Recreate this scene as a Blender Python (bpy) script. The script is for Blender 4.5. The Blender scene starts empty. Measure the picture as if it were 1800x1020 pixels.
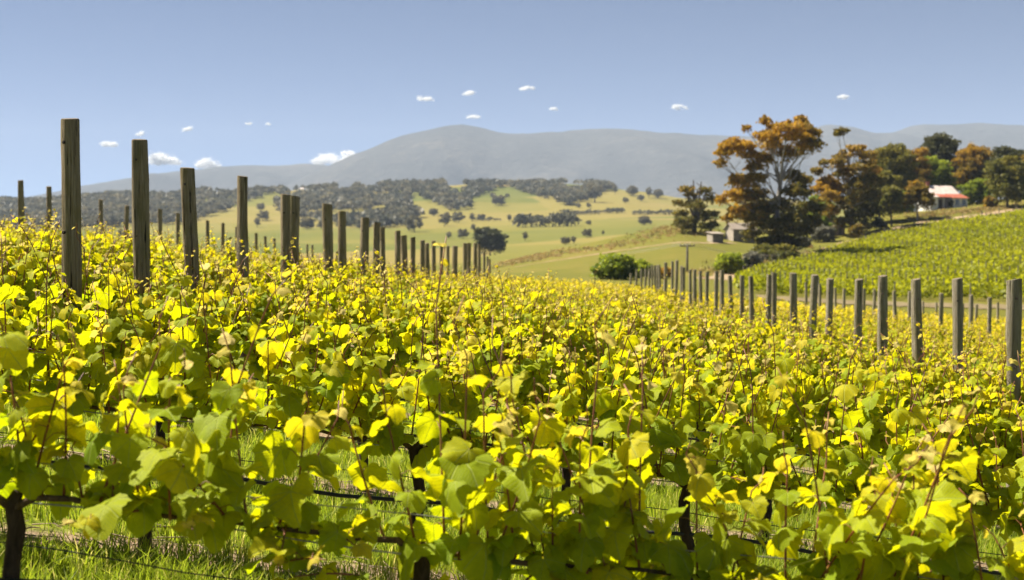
import bpy, math, random
import numpy as np
from mathutils import Vector, Matrix, Quaternion

R = math.radians
random.seed(7)
RNG = np.random.default_rng(11)
scene = bpy.context.scene
C = scene.collection

# ------------------------------------------------------------------ camera, sky, sun, exposure
F = 2250.0                      # focal length in photo pixels (1800 wide)
EYE = 1.62
PITCH = math.atan(55.0 / F)
cam_data = bpy.data.cameras.new('camera')
cam_data.sensor_width = 36.0
cam_data.lens = 36.0 * F / 1800.0
cam_data.clip_start = 0.05
cam_data.clip_end = 60000.0
cam_data.dof.use_dof = True
cam_data.dof.focus_distance = 7.6
cam_data.dof.aperture_fstop = 3.2
cam = bpy.data.objects.new('camera', cam_data)
cam.location = (0, 0, EYE)
cam.rotation_euler = (math.pi / 2 - PITCH, 0, 0)
C.objects.link(cam)
scene.camera = cam

SUN_ELEV = R(54)
SUN_AZ = R(-66)                 # from +Y (view direction), negative = to the left
SUN = Vector((math.sin(SUN_AZ) * math.cos(SUN_ELEV), math.cos(SUN_AZ) * math.cos(SUN_ELEV), math.sin(SUN_ELEV)))

world = bpy.data.worlds.new('World')
scene.world = world
world.use_nodes = True
wn = world.node_tree
for n in list(wn.nodes):
    wn.nodes.remove(n)
sky = wn.nodes.new('ShaderNodeTexSky')
sky.sky_type = 'NISHITA'
sky.sun_disc = False
sky.sun_elevation = SUN_ELEV
sky.sun_rotation = SUN_AZ
sky.altitude = 0
sky.air_density = 0.27
sky.dust_density = 0.0
sky.ozone_density = 1.0
bg = wn.nodes.new('ShaderNodeBackground')
bg.inputs['Strength'].default_value = 0.05
wo = wn.nodes.new('ShaderNodeOutputWorld')
wn.links.new(sky.outputs[0], bg.inputs[0])
wn.links.new(bg.outputs[0], wo.inputs[0])

sun_data = bpy.data.lights.new('sun', 'SUN')
sun_data.energy = 5.0
sun_data.angle = R(0.5)
sun_data.color = (1.0, 0.92, 0.77)
sun = bpy.data.objects.new('sun', sun_data)
sun.rotation_euler = SUN.to_track_quat('Z', 'Y').to_euler()
C.objects.link(sun)

vs = scene.view_settings
vs.view_transform = 'Standard'
vs.look = 'None'
vs.exposure = 1.5
vs.gamma = 1.0
vs.use_curve_mapping = False
cy = scene.cycles
cy.use_denoising = True
cy.max_bounces = 12
cy.diffuse_bounces = 5
cy.transmission_bounces = 9
cy.transparent_max_bounces = 8
cy.volume_bounces = 0
cy.caustics_reflective = False
cy.caustics_refractive = False
cy.sample_clamp_indirect = 6.0

# ------------------------------------------------------------------ pixel <-> world measurement helpers
CA, SA = math.cos(PITCH), math.sin(PITCH)
def P(px, py, Y):
    u = (px - 900.0) / F; v = (510.0 - py) / F
    dy = v * SA + CA; dz = v * CA - SA
    return Vector((u / dy * Y, Y, EYE + dz / dy * Y))
def pix(x, y, z):
    zz = z - EYE
    d = y * CA - zz * SA
    return 900 + F * x / d, 510 - F * (y * SA + zz * CA) / d

def vnoise(x, y, seed=0):
    x = np.asarray(x, float); y = np.asarray(y, float)
    xi = np.floor(x).astype(np.int64); yi = np.floor(y).astype(np.int64)
    fx = x - xi; fy = y - yi
    fx = fx * fx * (3 - 2 * fx); fy = fy * fy * (3 - 2 * fy)
    def h(a, b):
        n = (a * 374761393 + b * 668265263 + seed * 982451653) & 0x7fffffff
        n = ((n ^ (n >> 13)) * 1274126177) & 0x7fffffff
        return ((n ^ (n >> 16)) & 0xffff) / 65535.0
    return (h(xi, yi) * (1 - fx) + h(xi + 1, yi) * fx) * (1 - fy) + (h(xi, yi + 1) * (1 - fx) + h(xi + 1, yi + 1) * fx) * fy
def fbm(x, y, seed=0, oct=4):
    s = 0; a = 0.5
    for i in range(oct):
        s = s + a * (vnoise(x * 2 ** i, y * 2 ** i, seed + i * 17) - 0.5); a *= 0.5
    return s * 2

# ------------------------------------------------------------------ terrain heights
NX = np.array([-200, -60, -30, -20, -11, -3.5, 0, 5, 14.5, 22, 40, 200.])
NY = np.array([-30, 6, 10, 20, 30, 42, 55, 70, 85, 100, 120.])
NZ = np.array([
    [9.0, 5.2, 3.1, 2.3, 1.36, .46, 0, -.66, -1.75, -2.6, -4.2, -9],
    [9.0, 5.2, 3.1, 2.3, 1.36, .46, 0, -.66, -1.75, -2.6, -4.2, -9],
    [9.0, 5.0, 3.0, 2.25, 1.35, .47, .0, -.70, -1.78, -2.6, -4.2, -9],
    [8.5, 4.6, 2.8, 2.1, 1.3, .36, -.1, -.80, -1.8, -2.6, -4.1, -8],
    [8.0, 4.0, 2.3, 1.75, 1.15, .18, -.3, -.90, -1.8, -2.6, -4.0, -7],
    [7.0, 3.0, 1.5, 1.05, .75, .0, -.4, -.92, -1.8, -2.55, -3.9, -6],
    [5.0, 1.8, .6, .35, .3, -.3, -.5, -.85, -1.9, -2.55, -3.8, -6],
    [3.0, .5, -.5, -.6, -.35, -.65, -.7, -.92, -2.05, -2.6, -3.8, -6],
    [.0, -1.5, -2.0, -1.9, -1.4, -1.4, -1.2, -1.25, -2.4, -3.0, -4.0, -6],
    [-3, -3.5, -3.5, -3.4, -3, -3, -2.7, -2.5, -3.2, -3.9, -4.6, -6],
    [-5, -5, -5, -5, -4.5, -4.5, -4.2, -3.8, -4, -4.4, -5.0, -6]])
FPX = np.array([-3600, -1200, -500, 0, 300, 520, 700, 850, 1000, 1100, 1190, 1340, 1540, 1800, 2300, 5400.])
FD = np.array([100, 118, 150, 190, 240, 275, 330, 450, 600, 900, 1300, 1600, 2000, 2400, 3200, 5000, 9000.])
FYP = np.array([
    [520, 505, 500, 500, 500, 500, 500, 505, 508, 510, 520, 535, 548, 556, 580, 640],
    [510, 500, 495, 490, 490, 490, 490, 492, 496, 500, 505, 518, 528, 533, 550, 600],
    [505, 500, 495, 482, 482, 482, 483, 485, 488, 490, 489, 494, 494, 486, 490, 540],
    [505, 500, 495, 480, 480, 480, 482, 481, 466, 462, 458, 464, 461, 440, 432, 470],
    [505, 500, 495, 480, 480, 480, 480, 476, 446, 433, 419, 434, 419, 384, 370, 420],
    [500, 495, 490, 480, 480, 480, 478, 470, 433, 411, 391, 412, 381, 354, 340, 400],
    [495, 490, 485, 475, 475, 475, 472, 468, 440, 424, 408, 412, 372, 346, 330, 390],
    [480, 475, 472, 466, 466, 465, 462, 458, 446, 437, 428, 420, 390, 370, 350, 390],
    [460, 458, 456, 453, 452, 452, 450, 448, 440, 432, 425, 420, 400, 380, 360, 390],
    [440, 436, 432, 426, 425, 424, 420, 416, 408, 403, 400, 400, 395, 385, 370, 390],
    [415, 412, 408, 402, 398, 394, 389, 386, 380, 376, 375, 376, 376, 376, 372, 380],
    [395, 392, 390, 386, 377, 363, 362, 356, 352, 351, 359, 362, 366, 370, 370, 375],
    [372, 370, 368, 360, 352, 334, 324, 319, 323, 334, 350, 354, 358, 360, 360, 365],
    [374, 372, 370, 364, 356, 342, 331, 326, 328, 338, 353, 357, 360, 362, 362, 366],
    [392, 392, 392, 390, 388, 386, 384, 382, 382, 384, 386, 386, 386, 386, 386, 386],
    [398, 398, 398, 398, 398, 398, 398, 398, 398, 398, 398, 398, 398, 398, 398, 398],
    [404, 404, 404, 404, 404, 404, 404, 404, 404, 404, 404, 404, 404, 404, 404, 404.]])

def blur2(a, n):
    for _ in range(n):
        p = np.pad(a, 1, mode='edge')
        a = (p[:-2, 1:-1] + 2 * p[1:-1, 1:-1] + p[2:, 1:-1]) / 4
        p = np.pad(a, 1, mode='edge')
        a = (p[1:-1, :-2] + 2 * p[1:-1, 1:-1] + p[1:-1, 2:]) / 4
    return a
def dense(xs, ys, zs, gx, gy, n):
    t = np.stack([np.interp(gx, xs, row) for row in zs])
    t = np.stack([np.interp(gy, ys, t[:, j]) for j in range(len(gx))], axis=1)
    return blur2(t, n)
GNX = np.arange(-200, 200.5, 1.0); GNY = np.arange(-30, 120.5, 1.0)
GN = dense(NX, NY, NZ, GNX, GNY, 6)
GFT = np.linspace(-2, 2, 801); GFD = np.linspace(math.log(100), math.log(9000), 300)
_v = (510 - FYP) / F
_fz = (_v * CA - SA) / (_v * SA + CA)               # slope z/Y
GF = dense((FPX - 900) / F, np.log(FD), _fz, GFT, GFD, 4)
def lookup(g, gx, gy, x, y):
    fx = np.clip((x - gx[0]) / (gx[1] - gx[0]), 0, len(gx) - 1.001)
    fy = np.clip((y - gy[0]) / (gy[1] - gy[0]), 0, len(gy) - 1.001)
    i = fx.astype(int); j = fy.astype(int); a = fx - i; b = fy - j
    return (g[j, i] * (1 - a) + g[j, i + 1] * a) * (1 - b) + (g[j + 1, i] * (1 - a) + g[j + 1, i + 1] * a) * b
def height(x, y):
    x = np.atleast_1d(np.asarray(x, float)); y = np.atleast_1d(np.asarray(y, float))
    x, y = np.broadcast_arrays(x, y)
    n = lookup(GN, GNX, GNY, x, y)
    yy = np.maximum(y, 100.0)
    f = EYE + lookup(GF, GFT, GFD, x / yy, np.log(yy)) * yy
    w = np.clip((y - 92) / 24, 0, 1); w = w * w * (3 - 2 * w)
    z = n * (1 - w) + f * w
    amp = np.clip((y - 130) / 400, 0, 1) * 0.8 + np.clip((y - 1000) / 900, 0, 1) * 15 * np.clip((4000 - y) / 1500, 0, 1)
    sc = np.where(y > 900, 260.0, 60.0)
    z = z + amp * fbm(x / sc, y / sc, 5, 4)
    return z + 0.05 * fbm(x / 1.7, y / 1.7, 9, 3) * (y < 100)
def H(x, y):
    return float(height(x, y)[0])
def ground_hit(px, py, y0=100, y1=3000):
    ys = np.exp(np.linspace(math.log(y0), math.log(y1), 1500))
    p = P(px, py, 1.0)
    zr = EYE + (p.z - EYE) * ys
    g = height(p.x * ys, ys)
    k = np.argmax(g >= zr)
    if g[k] < zr[k]:
        k = len(ys) - 1
    Y = ys[k]
    return Vector((p.x * Y, Y, H(p.x * Y, Y)))

ORD = ['first', 'second', 'third', 'fourth', 'fifth', 'sixth', 'seventh', 'eighth', 'ninth', 'tenth', 'eleventh', 'twelfth', 'thirteenth', 'fourteenth', 'fifteenth', 'sixteenth', 'seventeenth', 'eighteenth', 'nineteenth', 'twentieth',
       'twenty-first', 'twenty-second', 'twenty-third', 'twenty-fourth', 'twenty-fifth', 'twenty-sixth', 'twenty-seventh', 'twenty-eighth', 'twenty-ninth', 'thirtieth', 'thirty-first', 'thirty-second', 'thirty-third', 'thirty-fourth', 'thirty-fifth', 'thirty-sixth']
# ------------------------------------------------------------------ object helpers
def link(o, parent=None):
    C.objects.link(o)
    if parent is not None:
        o.parent = parent
    return o
def tag(o, label, cat=None, group=None, kind=None):
    if label: o['label'] = label
    if cat: o['category'] = cat
    if group: o['group'] = group
    if kind: o['kind'] = kind
    return o
def empty(name, loc, rz=0.0):
    o = bpy.data.objects.new(name, None)
    o.empty_display_size = 0.2
    o.location = loc; o.rotation_euler = (0, 0, rz)
    return link(o)
def np_mesh(name, verts, faces, mat, smooth=False, tint=None, uv=None):
    """verts (n,3); faces (m,k) or list of arrays with differing k"""
    me = bpy.data.meshes.new(name)
    groups = faces if isinstance(faces, list) else [faces]
    groups = [np.asarray(g, np.int32) for g in groups if len(g)]
    nv = len(verts)
    loops = np.concatenate([g.ravel() for g in groups])
    counts = np.concatenate([np.full(len(g), g.shape[1], np.int32) for g in groups])
    starts = np.concatenate([[0], np.cumsum(counts)[:-1]]).astype(np.int32)
    me.vertices.add(nv); me.vertices.foreach_set('co', np.asarray(verts, np.float32).ravel())
    me.loops.add(len(loops)); me.loops.foreach_set('vertex_index', loops)
    me.polygons.add(len(counts)); me.polygons.foreach_set('loop_start', starts); me.polygons.foreach_set('loop_total', counts)
    if smooth:
        me.polygons.foreach_set('use_smooth', np.ones(len(counts), bool))
    me.update(calc_edges=True)
    if tint is not None:
        a = me.attributes.new('tint', 'FLOAT', 'POINT'); a.data.foreach_set('value', np.asarray(tint, np.float32))
    if uv is not None:
        l = me.uv_layers.new(name='leaf'); l.data.foreach_set('uv', np.asarray(uv, np.float32)[loops].ravel())
    me.materials.append(mat)
    return me
def mobj(name, me, parent=None, loc=None):
    o = bpy.data.objects.new(name, me)
    if loc is not None: o.location = loc
    return link(o, parent)

class MB:
    """collects boxes, tubes and faces into one mesh"""
    def __init__(self): self.v = []; self.f = []; self.n = 0
    def add(self, vs, fs):
        k = self.n
        self.v += [tuple(p) for p in vs]; self.f += [tuple(i + k for i in f) for f in fs]; self.n += len(vs)
    def box(self, x0, x1, y0, y1, z0, z1):
        self.add([(x0, y0, z0), (x1, y0, z0), (x1, y1, z0), (x0, y1, z0), (x0, y0, z1), (x1, y0, z1), (x1, y1, z1), (x0, y1, z1)],
                 [(0, 3, 2, 1), (4, 5, 6, 7), (0, 1, 5, 4), (1, 2, 6, 5), (2, 3, 7, 6), (3, 0, 4, 7)])
    def tube(self, pts, rad, seg=6, cap=True):
        pts = [Vector(p) for p in pts]; n = len(pts)
        rad = rad if hasattr(rad, '__len__') else [rad] * n
        vs = []; ref = None
        for i, p in enumerate(pts):
            t = (pts[min(i + 1, n - 1)] - pts[max(i - 1, 0)]).normalized()
            if ref is None:
                ref = Vector((1, 0, 0)) if abs(t.x) < .8 else Vector((0, 1, 0))
            a = (ref - t * ref.dot(t)).normalized(); ref = a; b = t.cross(a)
            for k in range(seg):
                q = 2 * math.pi * k / seg
                vs.append(p + (a * math.cos(q) + b * math.sin(q)) * rad[i])
        fs = []
        for i in range(n - 1):
            for k in range(seg):
                k2 = (k + 1) % seg
                fs.append((i * seg + k, i * seg + k2, (i + 1) * seg + k2, (i + 1) * seg + k))
        if cap:
            fs.append(tuple(range(seg))[::-1]); fs.append(tuple((n - 1) * seg + k for k in range(seg)))
        self.add(vs, fs)
    def mesh(self, name, mat, smooth=False):
        me = bpy.data.meshes.new(name); me.from_pydata(self.v, [], self.f); me.materials.append(mat)
        if smooth:
            me.polygons.foreach_set('use_smooth', np.ones(len(me.polygons), bool))
        me.update()
        return me
    def build(self, name, mat, parent=None, smooth=False, loc=None):
        return mobj(name, self.mesh(name, mat, smooth), parent, loc)

# ------------------------------------------------------------------ materials
class NT:
    def __init__(self, name):
        self.m = bpy.data.materials.new(name); self.m.use_nodes = True
        self.t = self.m.node_tree
        for n in list(self.t.nodes): self.t.nodes.remove(n)
        self.out = self.t.nodes.new('ShaderNodeOutputMaterial')
    def n(self, typ, **kw):
        nd = self.t.nodes.new('ShaderNode' + typ)
        for k, v in kw.items():
            if k.startswith('i_'):
                key = k[2:].replace('_', ' ')
                self.put(nd.inputs[int(key) if key.isdigit() else key], v)
            else:
                setattr(nd, k, v)
        return nd
    def put(self, sock, v):
        if hasattr(v, 'is_output') or isinstance(v, bpy.types.NodeSocket): self.t.links.new(v, sock)
        elif isinstance(v, bpy.types.Node): self.t.links.new(v.outputs[0], sock)
        else: sock.default_value = (*v, 1) if isinstance(v, tuple) and len(v) == 3 and sock.type == 'RGBA' else v
    def math(self, op, a, b=0.0, c=None, clamp=False):
        nd = self.n('Math', operation=op, use_clamp=clamp)
        self.put(nd.inputs[0], a); self.put(nd.inputs[1], b)
        if c is not None: self.put(nd.inputs[2], c)
        return nd.outputs[0]
    def mix(self, fac, a, b, blend='MIX'):
        nd = self.n('MixRGB', blend_type=blend)
        self.put(nd.inputs[0], fac); self.put(nd.inputs[1], a); self.put(nd.inputs[2], b)
        return nd.outputs[0]
    def ramp(self, fac, stops):
        nd = self.n('ValToRGB'); self.put(nd.inputs[0], fac)
        el = nd.color_ramp.elements
        while len(el) < len(stops): el.new(0.5)
        for e, (p, c) in zip(el, stops):
            e.position = p; e.color = (*c, 1) if len(c) == 3 else c
        return nd.outputs[0]
    def noise(self, scale, detail=4, rough=0.55, vec=None, dist=0.0):
        nd = self.n('TexNoise'); nd.inputs['Scale'].default_value = scale; nd.inputs['Detail'].default_value = detail
        nd.inputs['Roughness'].default_value = rough; nd.inputs['Distortion'].default_value = dist
        if vec is not None: self.put(nd.inputs['Vector'], vec)
        return nd.outputs[0]
    def smooth(self, v, a, b):
        nd = self.n('MapRange', interpolation_type='SMOOTHSTEP')
        self.put(nd.inputs[0], v); nd.inputs[1].default_value = a; nd.inputs[2].default_value = b
        return nd.outputs[0]
    def pos(self): return self.n('NewGeometry').outputs['Position']
    def obj(self): return self.n('TexCoord').outputs['Object']
    def bump(self, h, strength=.5, dist=.02):
        nd = self.n('Bump'); nd.inputs['Strength'].default_value = strength; nd.inputs['Distance'].default_value = dist
        self.put(nd.inputs['Height'], h); return nd.outputs[0]
    def bsdf(self, col, rough=.8, normal=None, spec=.3, metal=0.0):
        nd = self.n('BsdfPrincipled'); self.put(nd.inputs['Base Color'], col); self.put(nd.inputs['Roughness'], rough)
        nd.inputs['Specular IOR Level'].default_value = spec; nd.inputs['Metallic'].default_value = metal
        if normal is not None: self.put(nd.inputs['Normal'], normal)
        return nd.outputs[0]
    def done(self, sh): self.t.links.new(sh, self.out.inputs['Surface']); return self.m

def simple(name, col, rough=.8, scale=6, var=.25, spec=.3, metal=0.0, bump=.2, dist=.01):
    t = NT(name); o = t.obj(); nz = t.noise(scale, 5, .6, o)
    dark = tuple(c * (1 - var) for c in col); light = tuple(min(1, c * (1 + var)) for c in col)
    return t.done(t.bsdf(t.ramp(nz, [(.3, dark), (.7, light)]), rough, t.bump(nz, bump, dist), spec, metal))

def leaf_material(name, from_object):
    """vine leaf: veins drawn from leaf coordinates, diffuse + gloss + translucency"""
    t = NT(name)
    uv = t.n('UVMap', uv_map='leaf').outputs[0]
    sp = t.n('SeparateXYZ'); t.put(sp.inputs[0], uv); x = t.math('ABSOLUTE', sp.outputs[0]); y = sp.outputs[1]
    vein = None
    for ang, w in ((90, .016), (46, .013), (-12, .011)):
        c, s = math.cos(R(ang)), math.sin(R(ang))
        d = t.math('ABSOLUTE', t.math('SUBTRACT', t.math('MULTIPLY', x, s), t.math('MULTIPLY', y, c)))
        along = t.math('ADD', t.math('MULTIPLY', x, c), t.math('MULTIPLY', y, s))
        m = t.math('MULTIPLY', t.math('SUBTRACT', 1.0, t.smooth(d, w * .4, w * 2.0)), t.smooth(along, -.02, .04))
        vein = m if vein is None else t.math('MAXIMUM', vein, m)
    sec = t.math('SINE', t.math('MULTIPLY', t.math('SUBTRACT', y, t.math('MULTIPLY', x, .95)), 62.0))
    sec = t.math('MULTIPLY', t.smooth(sec, .72, 1.0), .45)
    vein = t.math('MAXIMUM', vein, sec)
    if from_object:
        oi = t.n('ObjectInfo'); sc = t.n('SeparateColor'); t.put(sc.inputs[0], oi.outputs['Color']); tint = sc.outputs[0]
        rnd = oi.outputs['Random']
    else:
        tint = t.n('Attribute', attribute_name='tint').outputs['Fac']
        rnd = t.noise(9.0, 1, .5, t.obj())
    col = t.ramp(tint, [(0, (.145, .235, .007)), (.40, (.36, .405, .010)), (.75, (.58, .47, .018)), (1, (.70, .55, .20))])
    tr = t.ramp(tint, [(0, (.54, .64, .004)), (.40, (.88, .78, .005)), (.75, (.94, .74, .015)), (1, (.84, .66, .26))])
    mott = t.noise(7, 3, .6, uv)
    col = t.mix(t.math('MULTIPLY', mott, .35), col, t.mix(1, col, (.75, .85, .5), 'MULTIPLY'))
    col = t.mix(t.math('MULTIPLY', vein, .55), col, (.50, .56, .14))
    tr = t.mix(t.math('MULTIPLY', vein, .62), tr, (.20, .25, .01))
    tr = t.mix(t.math('MULTIPLY', t.smooth(mott, .35, .65), .40), tr, t.mix(1, tr, (.58, .68, .5), 'MULTIPLY'))
    spot = t.math('MULTIPLY', t.smooth(t.noise(3.1, 4, .7, t.n('NewGeometry').outputs['Position']), .66, .72), .55)
    col = t.mix(spot, col, (.20, .11, .02)); tr = t.mix(spot, tr, (.34, .20, .02))
    hgt = t.math('SUBTRACT', t.math('MULTIPLY', mott, .5), vein)
    nrm = t.bump(hgt, .55, .004)
    p = t.bsdf(col, .55, nrm, .09)
    trn = t.n('BsdfTranslucent'); t.put(trn.inputs[0], tr); t.put(trn.inputs['Normal'], nrm)
    ms = t.n('MixShader'); ms.inputs[0].default_value = .50; t.put(ms.inputs[1], p); t.put(ms.inputs[2], trn)
    return t.done(ms.outputs[0])

def foliage_material(name, stops, trans=.35, tstops=None, rough=.55):
    t = NT(name)
    tint = t.n('Attribute', attribute_name='tint').outputs['Fac']
    col = t.ramp(tint, stops)
    p = t.bsdf(col, rough, None, .25)
    trn = t.n('BsdfTranslucent')
    t.put(trn.inputs[0], t.ramp(tint, tstops or [(q, tuple(min(.9, c * 2.2) for c in cc)) for q, cc in stops]))
    ms = t.n('MixShader'); ms.inputs[0].default_value = trans; t.put(ms.inputs[1], p); t.put(ms.inputs[2], trn)
    return t.done(ms.outputs[0])

M = {}
M['leaf_obj'] = leaf_material('vine_leaf', True)
M['leaf_mesh'] = leaf_material('vine_foliage', False)
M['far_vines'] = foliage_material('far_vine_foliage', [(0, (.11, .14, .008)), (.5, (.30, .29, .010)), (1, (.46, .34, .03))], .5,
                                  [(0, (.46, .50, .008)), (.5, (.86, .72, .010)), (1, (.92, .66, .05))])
M['hill_vines'] = foliage_material('hillside_vine_foliage', [(0, (.16, .185, .006)), (1, (.28, .29, .009))], .45,
                                   [(0, (.36, .40, .006)), (1, (.56, .54, .010))])
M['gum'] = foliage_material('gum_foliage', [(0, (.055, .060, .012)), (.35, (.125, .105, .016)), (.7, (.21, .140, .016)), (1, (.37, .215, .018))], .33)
M['green_tree'] = foliage_material('green_tree_foliage', [(0, (.04, .065, .010)), (.5, (.11, .15, .012)), (1, (.25, .28, .02))], .38)
M['dark_tree'] = foliage_material('dark_tree_foliage', [(0, (.022, .030, .012)), (.6, (.045, .055, .018)), (1, (.09, .085, .022))], .15)
M['olive_tree'] = foliage_material('olive_tree_foliage', [(0, (.055, .065, .014)), (.5, (.13, .125, .020)), (1, (.26, .21, .025))], .33)
M['grey_bush'] = foliage_material('grey_bush_foliage', [(0, (.07, .075, .05)), (1, (.19, .18, .13))], .2)
M['far_tree'] = foliage_material('far_tree_foliage', [(0, (.055, .062, .040)), (.5, (.105, .100, .064)), (1, (.19, .165, .090))], .2)
M['grass_blade'] = foliage_material('grass_blades', [(0, (.10, .15, .010)), (.6, (.23, .27, .014)), (1, (.42, .36, .10))], .45)

M['tussock'] = foliage_material('dry_tussock', [(0, (.10, .10, .025)), (.5, (.26, .17, .06)), (1, (.34, .26, .10))], .25)
def shoot_mat():
    t = NT('vine_shoot'); o = t.obj(); nz = t.noise(14, 2, .5, o)
    return t.done(t.bsdf(t.ramp(nz, [(.35, (.11, .040, .018)), (.55, (.22, .07, .030)), (.7, (.26, .16, .035))]), .5, None, .35))
M['shoot'] = shoot_mat()
M['tendril'] = simple('tendril_green', (.42, .42, .04), .5, 20, .1)
def bark(name, a, b, sc=18):
    t = NT(name); o = t.obj()
    mp = t.n('Mapping'); t.put(mp.inputs[0], o); mp.inputs['Scale'].default_value = (1, 1, .22)
    nz = t.noise(sc, 6, .65, mp.outputs[0], .4)
    return t.done(t.bsdf(t.ramp(nz, [(.3, a), (.7, b)]), .9, t.bump(nz, .9, .012), .15))
M['vine_bark'] = bark('vine_bark', (.020, .013, .009), (.075, .050, .034), 40)
M['cane'] = bark('cane_bark', (.06, .040, .024), (.16, .105, .065), 60)
M['tree_bark'] = bark('tree_bark', (.05, .042, .036), (.17, .15, .13), 2.0)
M['pale_bark'] = bark('pale_bark', (.16, .14, .12), (.46, .42, .37), 1.0)
M['dead_wood'] = bark('dead_wood', (.08, .065, .06), (.19, .16, .15), 2.0)
def post_mat(nm='weathered_timber', k=(1, 1, 1)):
    t = NT(nm); o = t.obj()
    mp = t.n('Mapping'); t.put(mp.inputs[0], o); mp.inputs['Scale'].default_value = (1, 1, 1.1)
    oi = t.n('ObjectInfo').outputs['Random']
    va = t.n('VectorMath', operation='ADD'); t.put(va.inputs[0], mp.outputs[0])
    cb = t.n('CombineXYZ'); t.put(cb.inputs[0], t.math('MULTIPLY', oi, 13.0)); t.put(va.inputs[1], cb.outputs[0])
    grain = t.noise(5.5, 7, .72, va.outputs[0], .5)
    crack = t.smooth(t.noise(2.6, 4, .6, va.outputs[0], .3), .34, .39)
    mp2 = t.n('Mapping'); t.put(mp2.inputs[0], o); mp2.inputs['Scale'].default_value = (.4, .4, 5)
    blot = t.noise(1.6, 4, .6, mp2.outputs[0])
    c = t.ramp(grain, [(.28, (.14, .105, .065)), (.52, (.34, .27, .18)), (.75, (.52, .44, .33))])
    c = t.mix(t.smooth(blot, .45, .7), c, t.mix(1, c, (.80, .82, .62), 'MULTIPLY'))
    c = t.mix(1, c, tuple(k), 'MULTIPLY')
    c = t.mix(crack, (.025, .020, .015), c)
    c = t.mix(t.math('MULTIPLY', oi, .35), c, t.mix(1, c, (.80, .85, .88), 'MULTIPLY'))
    h = t.math('ADD', t.math('MULTIPLY', grain, .5), crack)
    return t.done(t.bsdf(c, .92, t.bump(h, .9, .12), .12))
M['post'] = post_mat()
M['post_grey'] = post_mat('silvered_timber', (1.02, 1.10, 1.22))
M['post_end'] = simple('cut_end_grain', (.16, .13, .09), .95, 4, .4, .1)
M['bolt'] = simple('rusty_bolt', (.030, .020, .016), .7, 30, .4)
M['wire'] = simple('galvanised_wire', (.30, .30, .31), .4, 30, .3, .5, .7)
M['black_pipe'] = simple('black_drip_pipe', (.018, .018, .020), .45, 30, .3, .4)

def ground_mat():
    t = NT('ground_cover'); p = t.pos()
    sp = t.n('SeparateXYZ'); t.put(sp.inputs[0], p)
    zone = t.n('Attribute', attribute_name='tint').outputs['Fac']      # 0 vineyard, 0.5 near slope, 1 valley
    n1 = t.noise(1.3, 5, .6, p); n2 = t.noise(14, 5, .65, p); n3 = t.noise(.035, 5, .6, p); n4 = t.noise(.0045, 4, .55, p)
    n5 = t.noise(.25, 4, .6, p)
    ga = t.ramp(n2, [(.3, (.07, .095, .010)), (.55, (.14, .165, .014)), (.75, (.25, .24, .045))])
    soil = t.ramp(n2, [(.3, (.13, .085, .055)), (.55, (.27, .19, .125)), (.75, (.44, .34, .24))])
    row = t.math('FRACT', t.math('ADD', t.math('DIVIDE', t.math('SUBTRACT', sp.outputs[1], t.math('ADD', t.math('MULTIPLY', sp.outputs[0], .03), 4.1)), 2.05), .5))
    d = t.math('ABSOLUTE', t.math('SUBTRACT', row, .5))
    d = t.math('ADD', d, t.math('MULTIPLY', t.math('SUBTRACT', n1, .5), .30))
    vine = t.mix(t.smooth(d, .05, .13), soil, ga)
    slope = t.ramp(t.math('ADD', t.math('MULTIPLY', n3, .6), t.math('MULTIPLY', n5, .4)),
                   [(.32, (.095, .100, .013)), (.50, (.135, .125, .019)), (.62, (.175, .140, .031)), (.74, (.22, .155, .052))])
    slope = t.mix(t.math('MULTIPLY', n1, .3), slope, (.085, .095, .014))
    vor = t.n('TexVoronoi'); t.put(vor.inputs['Vector'], p); vor.inputs['Scale'].default_value = .0042
    vsp = t.n('SeparateColor'); t.put(vsp.inputs[0], vor.outputs['Color'])
    f = t.math('ADD', t.math('MULTIPLY', vsp.outputs[0], .62), t.math('MULTIPLY', n4, .5))
    f = t.math('ADD', f, t.math('MULTIPLY', t.math('SUBTRACT', n3, .5), .35))
    val = t.ramp(f, [(.25, (.095, .108, .017)), (.5, (.145, .135, .024)), (.7, (.185, .155, .036)), (.9, (.21, .160, .05))])
    c = t.mix(t.smooth(zone, .1, .4), vine, slope)
    c = t.mix(t.smooth(zone, .6, .9), c, val)
    return t.done(t.bsdf(c, .95, t.bump(n2, .5, .03), .1))
M['ground'] = ground_mat()
def track_mat():
    t = NT('dirt_track_soil'); p = t.pos(); n = t.noise(.6, 5, .6, p)
    return t.done(t.bsdf(t.ramp(n, [(.3, (.20, .145, .08)), (.55, (.32, .235, .145)), (.75, (.40, .31, .21))]), .95, t.bump(n, .5, .05), .1))
M['track'] = track_mat()
M['bare'] = simple('bare_strip_soil', (.17, .13, .065), .95, .8, .3)
def mountain_mat():
    t = NT('forested_mountain'); p = t.pos(); n = t.noise(.0018, 6, .6, p); m = t.noise(.02, 4, .6, p)
    c = t.ramp(t.math('ADD', t.math('MULTIPLY', n, .6), t.math('MULTIPLY', m, .4)), [(.35, (.040, .043, .044)), (.55, (.068, .068, .066)), (.7, (.125, .112, .095))])
    return t.done(t.bsdf(c, 1.0, t.bump(m, .6, 20), 0.0))
M['mountain'] = mountain_mat()
def cloud_mat():
    t = NT('cloud_vapour'); d = t.n('BsdfDiffuse'); d.inputs[0].default_value = (.93, .93, .93, 1)
    tr = t.n('BsdfTranslucent'); tr.inputs[0].default_value = (.95, .95, .95, 1)
    ms = t.n('MixShader'); ms.inputs[0].default_value = .5; t.put(ms.inputs[1], d.outputs[0]); t.put(ms.inputs[2], tr.outputs[0])
    return t.done(ms.outputs[0])
M['cloud'] = cloud_mat()
M['white_wall'] = simple('white_weatherboard', (.74, .72, .68), .8, 3, .08)
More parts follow.
